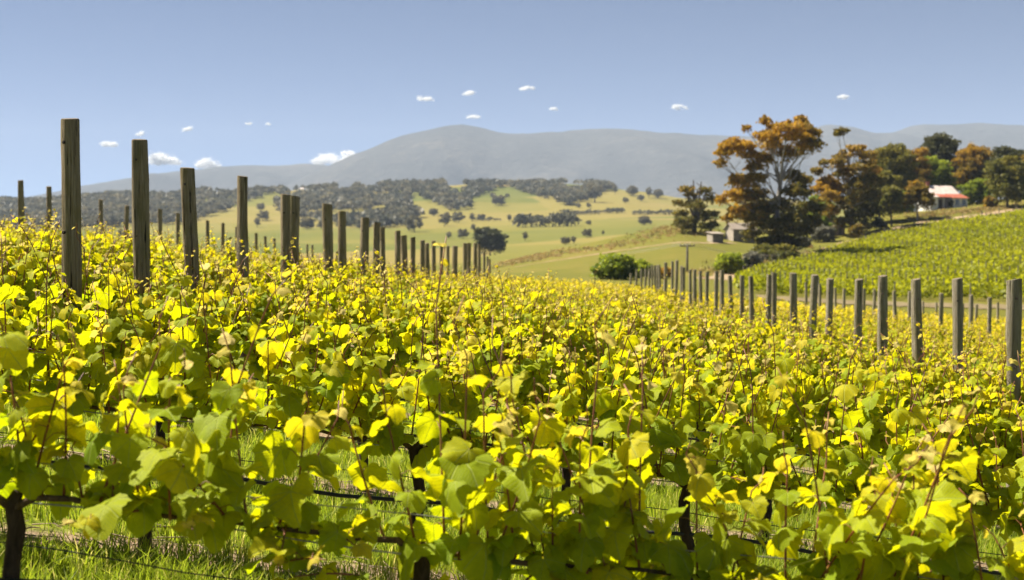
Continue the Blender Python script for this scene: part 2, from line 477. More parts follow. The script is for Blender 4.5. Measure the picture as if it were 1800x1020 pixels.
def tin(name, col, var):
    t = NT(name); o = t.obj(); n = t.noise(.9, 5, .6, o); w = t.n('TexWave'); t.put(w.inputs[0], o); w.inputs['Scale'].default_value = 3.0
    return t.done(t.bsdf(t.ramp(n, [(.35, col), (.65, var)]), .55, t.bump(w.outputs[0], .5, .02), .4))
M['tin'] = tin('pale_painted_tin', (.66, .60, .56), (.56, .44, .39))
M['rust_tin'] = tin('rust_red_tin', (.32, .075, .040), (.40, .13, .08))
M['glass'] = simple('dark_window_glass', (.03, .035, .04), .1, 2, .1, .6)
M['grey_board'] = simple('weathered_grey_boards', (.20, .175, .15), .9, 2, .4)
M['lit_board'] = simple('sunlit_tone_boards', (.36, .31, .26), .9, 2, .2)  # paler board tone, sunlight on the left-facing walls put into the colour
M['shed_roof'] = tin('bleached_tin', (.36, .31, .26), (.30, .24, .19))
M['brick'] = simple('red_brick', (.30, .12, .08), .9, 10, .3)
M['pink_stone'] = simple('pale_pink_stone', (.46, .34, .26), .9, 2, .25)
M['pole'] = simple('grey_power_pole', (.17, .15, .13), .9, 3, .3)
M['power_wire'] = simple('aluminium_cable', (.45, .45, .45), .4, 3, .1, .5, .6)
M['twig'] = simple('dry_twig', (.36, .27, .19), .9, 20, .35)

# ------------------------------------------------------------------ the ground, one sheet to the horizon
def build_ground():
    ts = np.concatenate([np.linspace(-2, -.7, 27)[:-1], np.linspace(-.7, .7, 281), np.linspace(.7, 2, 27)[1:]])
    ys = np.concatenate([np.linspace(-30, 2, 17)[:-1], np.linspace(2, 20, 73)[:-1], np.linspace(20, 100, 81)[:-1],
                         np.exp(np.linspace(math.log(100), math.log(9000), 260))])
    Tn = np.tile(ts, (len(ys), 1)); Yn = np.tile(ys[:, None], (1, len(ts)))
    wid = np.maximum(Yn, 0) + 14 * np.clip((30 - Yn) / 30, 0, 2)          # grid keeps some width behind the camera
    Xn = Tn * wid
    Z = height(Xn.ravel(), Yn.ravel())
    V = np.stack([Xn.ravel(), Yn.ravel(), Z], 1)
    nx = len(ts); i = np.arange(len(ys) - 1)[:, None] * nx + np.arange(nx - 1)[None]
    i = i.ravel()
    Fq = np.stack([i, i + 1, i + nx + 1, i + nx], 1)
    zone = np.interp(Yn.ravel(), [88, 104, 290, 520], [0, .5, .5, 1.0])
    o = mobj('ground', np_mesh('ground', V, Fq, M['ground'], True, zone))
    tag(o, 'grassy farmland falling from the vineyard into the valley', kind='structure')
build_ground()

def strip(name, pts, width, mat, label, lift=.05):
    pts = [Vector(p) for p in pts]; fine = []
    for a, b in zip(pts[:-1], pts[1:]):
        for k in range(10): fine.append(a.lerp(b, k / 10))
    fine.append(pts[-1])
    V = []
    for i, p in enumerate(fine):
        t = fine[min(i + 1, len(fine) - 1)] - fine[max(i - 1, 0)]; t.z = 0; t.normalize()
        n = Vector((-t.y, t.x, 0))
        w = width * (1 + .25 * math.sin(i * 1.3) + .15 * math.sin(i * 3.1))
        for s in (-1, -.33, .33, 1):
            q = p + n * (s * w / 2); V.append((q.x, q.y, H(q.x, q.y) + lift))
    Fq = [(4 * i + k, 4 * i + k + 1, 4 * i + k + 5, 4 * i + k + 4) for i in range(len(fine) - 1) for k in range(3)]
    tag(mobj(name, np_mesh(name, np.array(V), np.array(Fq), mat, True)), label, kind='structure')
strip('dirt_track', [ground_hit(*q, 120) for q in ((1255, 492), (1310, 479), (1370, 466), (1440, 446), (1500, 426), (1560, 407), (1640, 389), (1720, 379), (1800, 367), (1900, 355))],
      4.2, M['track'], 'pale dirt track along the top edge of the far vineyard')
strip('worn_path', [ground_hit(*q, 120) for q in ((905, 470), (1000, 455), (1080, 442), (1160, 431), (1240, 428), (1290, 428))],
      1.6, M['track'], 'faint worn path crossing the grassy slope', .04)

strip('bare_soil_strip', [ground_hit(*q, 86) for q in ((1330, 522), (1420, 528), (1520, 533), (1620, 536), (1720, 539), (1820, 543), (1960, 550))], 3.5, M['bare'], 'strip of bare soil between the two vineyards', .06)
def build_tussocks():
    rng = np.random.default_rng(21); pos = []
    for q, wd, n in ((((880, 464), (940, 452), (1000, 434), (1050, 424), (1110, 410), (1190, 392)), 4.0, 700), (((890, 468), (960, 452), (1060, 436), (1180, 412)), 6.0, 350),
                     (((1100, 408), (1150, 405), (1200, 408), (1260, 412)), 5.0, 300), (((1230, 485), (1300, 470), (1380, 458), (1450, 440)), 4.0, 260), (((1600, 384), (1700, 372), (1800, 362)), 4.0, 420)):
        pt = [ground_hit(*a, 130, 420) for a in q]
        for _ in range(n):
            k = rng.integers(len(pt) - 1); p = pt[k].lerp(pt[k + 1], rng.random()); x = p.x + rng.normal() * wd * .6; y = p.y + rng.normal() * wd
            h = rng.uniform(.15, .6); m = 14
            c = rng.normal(size=(m, 3)) * np.array([.45, .45, .3]) * h * 1.4; c[:, 2] = np.abs(c[:, 2]) + .05
            pos.append((c + np.array([x, y, H(x, y)]), np.full(m, h * .35), np.full(m, rng.random())))
    P3 = np.concatenate([a[0] for a in pos]); S3 = np.concatenate([a[1] for a in pos]); T3 = np.concatenate([a[2] for a in pos])
    v, f = quads_cloud(P3, S3, rng)
    tag(mobj('tussocks', np_mesh('tussocks', v, f, M['tussock'], False, np.repeat(T3, 4))), 'dry brown tussocks and low scrub along the grassy slope', kind='stuff')
# ------------------------------------------------------------------ mountains
def mountain(name, label, ridge, D, depth, seed, base=418, rough=1.0):
    px = np.linspace(ridge[0][0], ridge[-1][0], 260)
    ry = np.interp(px, [p[0] for p in ridge], [p[1] for p in ridge])
    k = np.ones(7) / 7; ry = np.convolve(np.pad(ry, 3, mode='edge'), k, 'valid')
    S = np.linspace(0, 1.25, 46)
    V = []
    for s in S:
        Y = D + depth * s
        prof = math.sin(min(s, 1.0) * math.pi / 2) ** 1.15 if s <= 1 else 1 - (s - 1) * 1.2
        v = (510 - ry) / F; top = (v * CA - SA) / (v * SA + CA) * (D + depth)
        v0 = (510 - base) / F; bot = (v0 * CA - SA) * D
        x = (px - 900) / F * (D + depth * .6)
        n = fbm(x / 900 + seed, np.full_like(x, Y / 1500), seed, 5)
        rid = 1 - np.abs(fbm(x / 1300 + 3 * seed + Y / 4000, np.full_like(x, Y / 5000), seed + 50, 4)) * 2
        z = bot + (top - bot) * prof + (n * 150 + (rid - .6) * 330 * (1 - abs(2 * prof - 1))) * rough * (1 - .85 * prof ** 6)
        if prof > .97: z = z + fbm(x / 120, x * 0, seed + 9, 3) * 10
        V.append(np.stack([x, np.full_like(x, Y), EYE + z], 1))
    V = np.concatenate(V); nx = len(px)
    i = (np.arange(len(S) - 1)[:, None] * nx + np.arange(nx - 1)[None]).ravel()
    o = mobj(name, np_mesh(name, V, np.stack([i, i + 1, i + nx + 1, i + nx], 1), M['mountain'], True))
    tag(o, label, kind='structure')
mountain('mountain_range', 'broad blue forested mountain filling the middle of the skyline',
         [(330, 372), (480, 330), (560, 302), (600, 291), (640, 277), (680, 257), (730, 241), (770, 230), (800, 226), (850, 232), (890, 238), (940, 238), (1000, 237), (1040, 232), (1090, 233), (1140, 236), (1180, 241), (1250, 241), (1330, 244), (1400, 249), (1470, 262), (1560, 285), (1700, 330)],
         5600, 2300, 3)
mountain('mountain_range', 'low pale blue range on the left of the skyline',
         [(-700, 345), (-300, 352), (0, 350), (90, 338), (140, 322), (200, 315), (270, 305), (330, 297), (400, 294), (460, 291), (520, 287), (570, 290), (640, 292), (760, 300), (900, 330)],
         6900, 1200, 8, 405)
mountain('mountain_range', 'pointed blue peak behind the tall gum trees',
         [(1180, 330), (1290, 268), (1360, 249), (1410, 240), (1450, 228), (1490, 215), (1520, 221), (1560, 231), (1610, 236), (1680, 248), (1780, 270), (1950, 330)],
         6400, 1300, 14, 410)
mountain('mountain_range', 'flat topped blue range at the right edge of the skyline',
         [(1480, 300), (1560, 245), (1610, 235), (1650, 220), (1700, 218), (1800, 219), (1900, 222), (2100, 228), (2500, 245), (2900, 300)],
         6700, 1300, 21, 405)

# ------------------------------------------------------------------ leaf clumps for trees
def quads_cloud(pos, size, rng, droop=.0, flat=None):
    """rhombic leaf cards; pos (n,3), size (n,) -> verts (4n,3), faces (n,4)"""
    n = len(pos)
    a = rng.normal(size=(n, 3)); a[:, 2] -= droop; a /= np.linalg.norm(a, axis=1)[:, None]
    b = rng.normal(size=(n, 3)); b -= a * (a * b).sum(1)[:, None]; b /= np.linalg.norm(b, axis=1)[:, None]
    s = size[:, None]
    V = np.stack([pos - a * s, pos + b * s * .55, pos + a * s, pos - b * s * .55], 1).reshape(-1, 3)
    return V, np.arange(4 * n).reshape(-1, 4)
def clump_points(c, r, n, rng, squash=.75, under=.25):
    d = rng.normal(size=(n, 3)); d /= np.linalg.norm(d, axis=1)[:, None]
    low = d[:, 2] < -.15; d[low & (rng.random(n) > under), 2] *= -1
    rad = r * (1 - .55 * rng.random(n) ** 1.6)
    lump = 1 + .28 * np.sin(d[:, 0] * 5 + c[0] * 3) * np.sin(d[:, 1] * 4 + c[1]) + .2 * np.sin(d[:, 2] * 7 + c[2] * 5)
    p = d * (rad * lump)[:, None]; p[:, 2] *= squash
    return p + np.array(c)
def make_tree(name, label, cat, base, clumps, trunk_h, trunk_r, mat, bark_m, leaf=.3, dens=26, seed=0, group=None, squash=.75, trunk_lean=(0, 0), droop=.6, limb_from=(.35, .9), extra=None):
    """clumps: (dx, dy, dz, r, tint) relative to base"""
    rng = np.random.default_rng(seed)
    root = empty(name, base)
    tag(root, label, cat, group)
    top = Vector((trunk_lean[0], trunk_lean[1], trunk_h))
    def tp(s):
        return Vector((top.x * s + .12 * trunk_r * 4 * math.sin(s * 5 + seed), top.y * s + .1 * trunk_r * 4 * math.sin(s * 4 + seed * 2), top.z * s))
    mb = MB(); mb.tube([tp(s) - Vector((0, 0, .4 if s == 0 else 0)) for s in (0, .08, .25, .45, .65, .85, 1)], [trunk_r * q for q in (1.5, 1.1, .92, .8, .66, .5, .34)], 9)
    for (dx, dy, dz, r, tt) in clumps:
        c = Vector((dx, dy, dz))
        s0 = min(limb_from[1], max(limb_from[0] * .5, (dz / max(trunk_h, .1)) * rng.uniform(.45, .75)))
        a = tp(s0); m = a.lerp(c, .5) + Vector((rng.normal() * r * .15, rng.normal() * r * .15, -abs(c - a).length * .10 if hasattr(abs, '__call__') and False else -(c - a).length * .08))
        lr = trunk_r * min(.5, .16 + .05 * r)
        mb.tube([a, a.lerp(m, .5) + Vector((0, 0, .03 * r)), m, m.lerp(c, .6), c], [lr, lr * .8, lr * .62, lr * .45, lr * .2], 6, False)
        for k in range(3):
            e = c + Vector(rng.normal(size=3) * r * .5)
            mb.tube([m.lerp(c, .55), m.lerp(e, .8), e], [lr * .35, lr * .25, lr * .1], 4, False)
    mb.build('trunk', bark_m, root, True)
    Vs, Fs, Ts = [], [], []; k = 0
    for (dx, dy, dz, r, tt) in clumps:
        n = int(dens * (r / leaf) ** 2 * .42) + 12
        pts = clump_points((dx, dy, dz), r, n, rng, squash)
        v, f = quads_cloud(pts, leaf * rng.uniform(.6, 1.25, n), rng, droop)
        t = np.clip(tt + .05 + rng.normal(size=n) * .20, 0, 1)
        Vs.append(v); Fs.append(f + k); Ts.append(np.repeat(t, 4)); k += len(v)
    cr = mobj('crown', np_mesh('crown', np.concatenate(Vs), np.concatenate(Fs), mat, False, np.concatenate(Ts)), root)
    if extra: extra(root)
    return root
def auto_clumps(W, Ht, lo, n, seed, tint=(.2, .8), rr=(.16, .26), dome=1.0):
    """lobed crown of width W, between lo and Ht; upper lobes carry the higher tint"""
    rg = random.Random(seed); out = []
    for i in range(n):
        s = (i + .5) / n
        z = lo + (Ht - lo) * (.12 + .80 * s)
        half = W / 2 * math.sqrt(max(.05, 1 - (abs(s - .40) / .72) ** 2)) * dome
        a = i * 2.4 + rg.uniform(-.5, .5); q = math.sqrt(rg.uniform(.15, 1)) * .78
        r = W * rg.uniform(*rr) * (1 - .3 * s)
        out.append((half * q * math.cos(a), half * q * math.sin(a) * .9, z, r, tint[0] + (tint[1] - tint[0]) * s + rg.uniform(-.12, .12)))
    return out

build_tussocks()
# ------------------------------------------------------------------ gum trees and bushes on the slope
U = 0.1      # metres per photo pixel at 225 m
def px_tree(basepx, Y, clumps_px, **kw):
    """clumps given as measured (px, py, radius px, tint); turned into metres about the tree's own base"""
    p = ground_hit(*basepx, 130, 330); Y = p.y
    u = Y / F; rg = random.Random(kw.get('seed', 0)); cl = []
    for (cx, cyy, r, t) in clumps_px:
        q = P(cx, cyy, Y)
        cl.append((q.x - p.x, rg.uniform(-1.3, .7) * min(4.5, 2.4 * r * u), q.z - p.z, r * u * 1.22, t))
    return make_tree(base=p, clumps=cl, **kw)

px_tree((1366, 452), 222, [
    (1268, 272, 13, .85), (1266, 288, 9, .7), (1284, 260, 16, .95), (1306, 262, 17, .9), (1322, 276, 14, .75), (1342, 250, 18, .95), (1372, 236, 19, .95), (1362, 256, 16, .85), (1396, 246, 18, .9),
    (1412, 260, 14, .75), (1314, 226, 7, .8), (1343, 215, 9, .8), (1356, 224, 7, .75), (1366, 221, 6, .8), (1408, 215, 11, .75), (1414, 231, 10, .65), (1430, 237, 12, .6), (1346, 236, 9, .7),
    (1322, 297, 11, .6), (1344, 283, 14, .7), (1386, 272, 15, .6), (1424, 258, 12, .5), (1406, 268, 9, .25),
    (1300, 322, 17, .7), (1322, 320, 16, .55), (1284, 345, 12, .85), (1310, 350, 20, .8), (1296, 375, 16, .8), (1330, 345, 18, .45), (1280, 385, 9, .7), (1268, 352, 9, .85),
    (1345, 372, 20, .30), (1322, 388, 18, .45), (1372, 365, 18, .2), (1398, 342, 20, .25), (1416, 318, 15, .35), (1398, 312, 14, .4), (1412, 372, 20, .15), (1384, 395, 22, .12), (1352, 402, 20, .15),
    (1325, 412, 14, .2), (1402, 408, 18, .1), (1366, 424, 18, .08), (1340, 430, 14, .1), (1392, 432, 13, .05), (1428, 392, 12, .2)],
    name='gum_tree', label='tallest spreading gum tree with orange foliage and pale limbs beside the track', cat='tree',
    trunk_h=16.5, trunk_r=.55, mat=M['gum'], bark_m=M['pale_bark'], leaf=.30, dens=58, seed=3, trunk_lean=(.6, 0), limb_from=(.3, .95))
def dead_spires(root):
    mb = MB(); rg = random.Random(4)
    for (x, h) in ((-.4, 10.6), (1.2, 10.3), (.4, 8.8), (2.2, 8.6), (-1.8, 8.8)):
        mb.tube([(0.2, 0, 2), (x * .5, .3, h * .55), (x, 0, h)], [.34, .24, .10], 6)
        for k in range(4):
            z = h * rg.uniform(.6, .95); xx = x * (z / h)
            mb.tube([(xx, 0, z), (xx + rg.uniform(-1, 1), rg.uniform(-.6, .6), z + rg.uniform(.3, .9))], [.11, .05], 4)
    mb.build('dead_branch', M['dead_wood'], root)
px_tree((1222, 410), 246, [
    (1206, 336, 11, .5), (1214, 345, 9, .35), (1241, 338, 11, .3), (1250, 352, 9, .25), (1192, 358, 8, .3), (1198, 378, 12, .2), (1192, 395, 11, .15), (1212, 392, 14, .1), (1232, 385, 15, .12), (1248, 380, 13, .12), (1255, 398, 10, .1),
    (1222, 365, 12, .2), (1206, 402, 10, .05), (1240, 402, 11, .05), (1210, 362, 9, .25)],
    name='gum_tree', label='half dead gum tree with bare spires standing apart beside the small shed', cat='tree',
    trunk_h=7.5, trunk_r=.4, mat=M['gum'], bark_m=M['tree_bark'], leaf=.30, dens=30, seed=5, extra=dead_spires)
px_tree((1498, 412), 240, [
    (1478, 233, 9, .35), (1470, 237, 6, .3), (1497, 268, 13, .75), (1484, 276, 12, .6), (1512, 280, 14, .6), (1526, 296, 13, .8), (1540, 302, 10, .85), (1464, 290, 12, .6), (1448, 288, 8, .5), (1436, 302, 9, .45),
    (1502, 302, 16, .5), (1478, 308, 15, .55), (1456, 322, 14, .8), (1440, 334, 12, .85), (1472, 335, 16, .8), (1500, 330, 17, .35), (1524, 322, 16, .3), (1450, 350, 14, .7), (1484, 358, 17, .4), (1512, 352, 18, .25), (1532, 345, 14, .25),
    (1462, 372, 13, .6), (1496, 382, 15, .15), (1522, 378, 16, .1), (1508, 400, 12, .1), (1475, 392, 11, .3), (1536, 370, 11, .2)],
    name='gum_tree', label='large rusty gum tree with one thin tuft rising above it', cat='tree',
    trunk_h=17.5, trunk_r=.5, mat=M['gum'], bark_m=M['pale_bark'], leaf=.30, dens=58, seed=9, trunk_lean=(-1.0, 0), limb_from=(.3, .97))

TREES = [
    # px, base y, Y, width px, top y, low y, n, material, tint, label, category
    (1565, 372, 292, 66, 248, 330, 12, 'olive_tree', (.25, .62), 'brown gum tree behind the large rusty gum, its top level with the tuft', 'gum_tree'),
    (1606, 366, 300, 50, 255, 325, 9, 'gum', (.3, .8), 'rusty gum tree between the dark round tree and the brown gum', 'gum_tree'),
    (1545, 392, 262, 60, 300, 372, 11, 'olive_tree', (.2, .5), 'olive gum tree just right of the large rusty gum', 'gum_tree'),
    (1646, 352, 318, 58, 228, 300, 12, 'dark_tree', (.5, 1.0), 'tall dark green round-headed tree above the farmhouse', 'round_tree'),
    (1664, 352, 322, 34, 275, 318, 6, 'dark_tree', (.3, .8), 'narrow dark tree tucked behind the farmhouse roof', 'round_tree'),
    (1628, 352, 306, 66, 272, 330, 11, 'green_tree', (.4, .85), 'bright green leafy tree directly behind the farmhouse', 'leafy_tree'),
    (1706, 354, 312, 60, 250, 330, 12, 'gum', (.3, .9), 'orange-brown gum tree behind the farmhouse yard', 'gum_tree'),
    (1742, 354, 314, 52, 256, 330, 10, 'gum', (.25, .75), 'reddish gum tree second from the right frame edge', 'gum_tree'),
    (1782, 352, 300, 66, 254, 335, 13, 'dark_tree', (.2, .7), 'flat topped dark tree at the right frame edge', 'dark_tree'),
    (1770, 366, 276, 58, 270, 352, 11, 'olive_tree', (.2, .5), 'olive gum tree in front of the flat topped dark tree', 'gum_tree'),
    (1832, 352, 290, 90, 255, 345, 12, 'gum', (.25, .6), 'brown gum tree cut off by the right frame edge', 'gum_tree'),
    (1718, 360, 272, 56, 312, 352, 9, 'green_tree', (.35, .75), 'wide green bush at the right end of the farmhouse', 'bush'),
    (1742, 366, 270, 24, 344, 364, 5, 'gum', (.45, .65), 'small round olive bush in the farmhouse yard', 'bush'),
    (1582, 376, 268, 42, 332, 372, 8, 'green_tree', (.4, .8), 'green bush left of the farmhouse behind the slim tree', 'bush'),
    (1672, 366, 276, 8, 350, 364, 3, 'dark_tree', (.2, .5), 'little dark shrub against the farmhouse wall', 'bush'),
    (1612, 388, 262, 44, 318, 348, 8, 'gum', (.3, .65), 'slim young gum on a bare leaning trunk in front of the farmhouse', 'gum_tree'),
    (1567, 399, 258, 34, 322, 356, 7, 'olive_tree', (.2, .5), 'thin gum on a straight bare trunk left of the farmhouse', 'gum_tree'),
    (1650, 364, 272, 18, 336, 356, 4, 'gum', (.35, .65), 'small rusty tree growing in front of the farmhouse door', 'gum_tree'),
    (1440, 404, 250, 44, 340, 400, 8, 'green_tree', (.4, .7), 'yellow-green leafy tree between the two largest gums', 'leafy_tree'),
    (1428, 420, 236, 46, 375, 416, 8, 'green_tree', (.35, .7), 'low green tree right of the tallest gum trunk', 'leafy_tree'),
    (1446, 426, 232, 40, 395, 424, 7, 'grey_bush', (.2, .7), 'grey-green shrub beside the track under the gums', 'bush'),
    (1412, 436, 228, 26, 414, 436, 5, 'grey_bush', (.1, .5), 'small dull shrub under the tallest gum', 'bush'),
    (1380, 462, 212, 52, 430, 460, 8, 'olive_tree', (.1, .5), 'dark shrub filling the shade below the tallest gum', 'bush'),
    (1345, 458, 214, 48, 430, 456, 7, 'olive_tree', (.1, .45), 'black-green undergrowth bush left of the tallest gum trunk', 'bush'),
    (1281, 482, 186, 50, 443, 480, 9, 'green_tree', (.65, 1.0), 'bright lime green bush at the foot of the grass slope', 'bush'),
    (1322, 478, 190, 38, 440, 476, 8, 'grey_bush', (.4, 1.0), 'silvery grey bush beside the lime green one', 'bush'),
    (1304, 480, 198, 26, 452, 478, 5, 'dark_tree', (.1, .4), 'small dark bush squeezed behind the lime and silver bushes', 'bush'),
    (1080, 492, 150, 72, 446, 488, 11, 'green_tree', (.35, .85), 'big green bush behind the far end of the right post line', 'bush'),
    (1128, 490, 152, 36, 455, 486, 7, 'green_tree', (.5, .9), 'smaller bright green bush touching the big one', 'bush'),
    (1165, 490, 158, 34, 470, 488, 6, 'gum', (.6, .9), 'low rusty bush behind the far posts', 'bush'),
    (862, 444, 560, 46, 398, 436, 10, 'dark_tree', (.2, .7), 'large dark round tree in the valley beyond the last left posts', 'round_tree'),
    (1505, 422, 238, 26, 392, 416, 6, 'gum', (.2, .5), 'short olive bush at the track edge below the large rusty gum', 'bush'),
    (1545, 404, 255, 26, 380, 402, 5, 'dark_tree', (.2, .5), 'low dark bush at the track edge', 'bush'),
]
for i, (px, by, Y, w, ty, ly, n, mt, tint, lab, nm) in enumerate(TREES):
    if Y < 288: Y = ground_hit(px, by, 125, 335).y
    p = P(px, by, Y); p.z = H(p.x, p.y); u = Y / F
    z_top = P(px, ty, Y).z - p.z; z_lo = max(0.15, P(px, ly, Y).z - p.z)
    bushy = 'bush' in nm
    if bushy: z_lo = 0.1
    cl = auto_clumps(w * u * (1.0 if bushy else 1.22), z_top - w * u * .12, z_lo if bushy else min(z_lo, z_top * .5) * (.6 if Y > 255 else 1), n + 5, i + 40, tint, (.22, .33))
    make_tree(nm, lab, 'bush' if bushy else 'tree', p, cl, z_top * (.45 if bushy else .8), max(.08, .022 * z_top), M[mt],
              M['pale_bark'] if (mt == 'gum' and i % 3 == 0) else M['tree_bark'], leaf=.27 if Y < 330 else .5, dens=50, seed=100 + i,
              droop=.5 if mt == 'gum' else 0, squash=.8, group='bushes on the farm slope' if bushy else 'trees around the farmhouse')

# ------------------------------------------------------------------ valley and hill trees
def inside(poly, x, y):
    x = np.asarray(x); y = np.asarray(y); c = np.zeros(x.shape, bool); n = len(poly)
    for i in range(n):
        x1, y1 = poly[i]; x2, y2 = poly[(i + 1) % n]
        c ^= ((y1 > y) != (y2 > y)) & (x < (x2 - x1) * (y - y1) / ((y2 - y1) + 1e-9) + x1)
    return c
FOREST = [
    [(-300, 320), (480, 300), (486, 338), (452, 352), (420, 362), (395, 372), (350, 388), (320, 398), (240, 396), (160, 405), (-300, 420)],
    [(490, 325), (520, 300), (900, 296), (900, 326), (862, 338), (832, 350), (826, 372), (790, 372), (760, 356), (735, 352), (738, 384), (700, 404), (640, 408), (600, 398), (545, 388), (500, 386), (484, 356)],
    [(855, 300), (1080, 300), (1075, 334), (1050, 345), (1030, 352), (1020, 364), (985, 360), (950, 350), (915, 338), (888, 326)],
]
CLEAR = [[(508, 332), (550, 332), (535, 345), (492, 352)], [(590, 330), (620, 330), (622, 340), (592, 338)], [(632, 328), (668, 328), (668, 337), (632, 337)],
         [(775, 314), (815, 314), (822, 345), (786, 342)], [(718, 344), (742, 342), (752, 372), (720, 372)], [(985, 316), (1050, 318), (1020, 336), (1000, 334)]]
def build_forest():
    n = 90000
    t = RNG.uniform(-.55, .35, n); Y = np.exp(RNG.uniform(math.log(1150), math.log(2120), n))
    # uniform per area
    keep = RNG.random(n) < (Y / 2120) ** 2
    t, Y = t[keep], Y[keep]; X = t * Y; Z = height(X, Y)
    px, py = pix(X, Y, Z)
    ok = np.zeros(len(px), bool)
    for q in FOREST: ok |= inside(q, px, py)
    thin = np.zeros(len(px), bool)
    for q in CLEAR: thin |= inside(q, px, py)
    ok &= ~thin | (RNG.random(len(px)) < .05)
    ok &= (fbm(X / 90, Y / 140, 33, 3) > -.22)
    idx = np.nonzero(ok)[0]
    sel = idx[:6200]
    # a lumpy low crown: 2 stacked rings + leaf cards
    m = len(sel); K = 34
    base = np.stack([X[sel], Y[sel], Z[sel]], 1)
    h = RNG.uniform(6, 13.5, m); w = h * RNG.uniform(.36, .6, m)
    d = RNG.normal(size=(m, K, 3)); d /= np.linalg.norm(d, axis=2)[:, :, None]; d[:, :, 2] = np.abs(d[:, :, 2]) * 1.0 - .25
    rad = (.55 + .45 * RNG.random((m, K)))[:, :, None]
    pos = base[:, None] + d * rad * np.stack([w, w, h * .5], 1)[:, None] + np.stack([0 * h, 0 * h, h * .45], 1)[:, None]
    v, f = quads_cloud(pos.reshape(-1, 3), (np.repeat(w, K) * .50), RNG)
    tint = np.repeat(np.clip(np.repeat(RNG.normal(.45, .28, m), K) + RNG.normal(0, .1, m * K), 0, 1), 4)
    o = mobj('forest', np_mesh('forest', v, f, M['far_tree'], False, tint))
    tag(o, 'grey-brown eucalypt forest covering the hills across the valley', kind='stuff')
build_forest()

def copy_tree(root, loc, sc, rz, label, group):
    r = root.copy(); C.objects.link(r); r.location = loc; r.scale = (sc, sc, sc); r.rotation_euler = (0, 0, rz)
    r['label'] = label; r['group'] = group
    for ch in root.children:
        c = ch.copy(); C.objects.link(c); c.parent = r
    return r
VALLEY = [  # px, base y, height px, label
    (458, 372, 16, 'upper of the dark trees on the yellow flank behind the left posts'), (462, 388, 18, 'lower of the dark trees on the yellow flank behind the left posts'), (452, 400, 16, 'small dark tree low on the yellow flank behind the left posts'),
    (540, 404, 22, 'dark tree seen between the paired posts and the next post'), (565, 404, 18, 'dark tree just left of the stubby post with a split side'),
    (728, 408, 30, 'broad dark tree at the foot of the forested hill'), (715, 392, 18, 'tree above the broad dark one at the forest foot'), (762, 380, 14, 'slim tree on the pale gap right of the forest'), (782, 398, 26, 'rounded tree in the middle of the valley side'), (806, 392, 20, 'tree right beside the rounded valley tree'),
    (830, 390, 14, 'small tree at the left end of the dotted hedge line'), (846, 388, 12, 'small tree further along the dotted hedge line'),
    (789, 420, 13, 'lone dark bush left of two in the green paddock'), (815, 420, 18, 'lone bush beside the large round valley tree'), (832, 408, 13, 'pale bush above the large round valley tree'),
    (876, 362, 20, 'large tree on the bare ridge spur'), (866, 350, 12, 'small tree above the large one on the spur'), (892, 348, 8, 'tiny bush on the open spur'), (848, 342, 14, 'tree on the slope left of the spur'),
    (1075, 326, 10, 'lone round tree on the skyline of the hill'), (1045, 356, 36, 'wide tree group below the hill skyline'), (1030, 338, 16, 'tree left of the wide hillside group'), (1081, 341, 14, 'tree under the lone skyline tree'),
    (1110, 344, 18, 'spreading tree on the right shoulder of the hill'), (1100, 358, 12, 'small tree below the spreading shoulder tree'), (1126, 354, 12, 'second small tree below the spreading shoulder tree'), (1140, 348, 17, 'tree at the end of the hill shoulder'), (1156, 348, 16, 'outermost tree of the hill shoulder'), (1035, 366, 10, 'low bush at the forest tip'), (1016, 366, 9, 'low scrub at the forest tip'),
    (895, 390, 12, 'small tree left of the long dark thicket'), (1132, 396, 17, 'dark conical tree behind the crest of the near slope'), (1143, 395, 9, 'bush beside the conical tree'), (1034, 396, 9, 'faint bush in the pale paddock right of the thicket'),
    (923, 424, 15, 'lone bush in the paddock below the thicket'), (994, 430, 14, 'left bush on the crest of the grass slope'), (1008, 428, 13, 'middle bush on the crest of the grass slope'), (1031, 418, 16, 'right bush on the crest of the grass slope'), (1060, 414, 8, 'tiny bush on the slope crest'),
    (640, 404, 22, 'dark tree glimpsed between the middle left posts'), (600, 406, 22, 'dark tree glimpsed just right of the stubby post'), (672, 400, 12, 'small tree glimpsed between posts under the forest'), (212, 420, 16, 'round dark tree between far left posts'),
]
protos = []
for k in range(4):
    cl = auto_clumps([9, 11, 8, 12][k], [9, 9.5, 11, 9][k], [1.5, 1, 2, .8][k], [9, 10, 9, 11][k], 300 + k, (.2, .75), (.20, .30))
    protos.append((k, cl))
proto_objs = {}
for i, (px, by, hp, lab) in enumerate(VALLEY):
    y0 = 330 if by > 405 else 480
    b = ground_hit(px, by, y0 if px < 1060 else 420, 2100)
    sc = max(.25, (hp / F * b.y) / 10.0)
    k = i % 4
    if k not in proto_objs:
        r = make_tree('valley_tree', lab, 'tree', b, protos[k][1], 6.5, .3, M['far_tree'], M['tree_bark'], leaf=.75, dens=26, seed=400 + k, droop=0)
        r.scale = (sc,) * 3; r['group'] = 'trees scattered over the valley'
        proto_objs[k] = r
    else:
        copy_tree(proto_objs[k], b, sc, i * 1.7, lab, 'trees scattered over the valley')
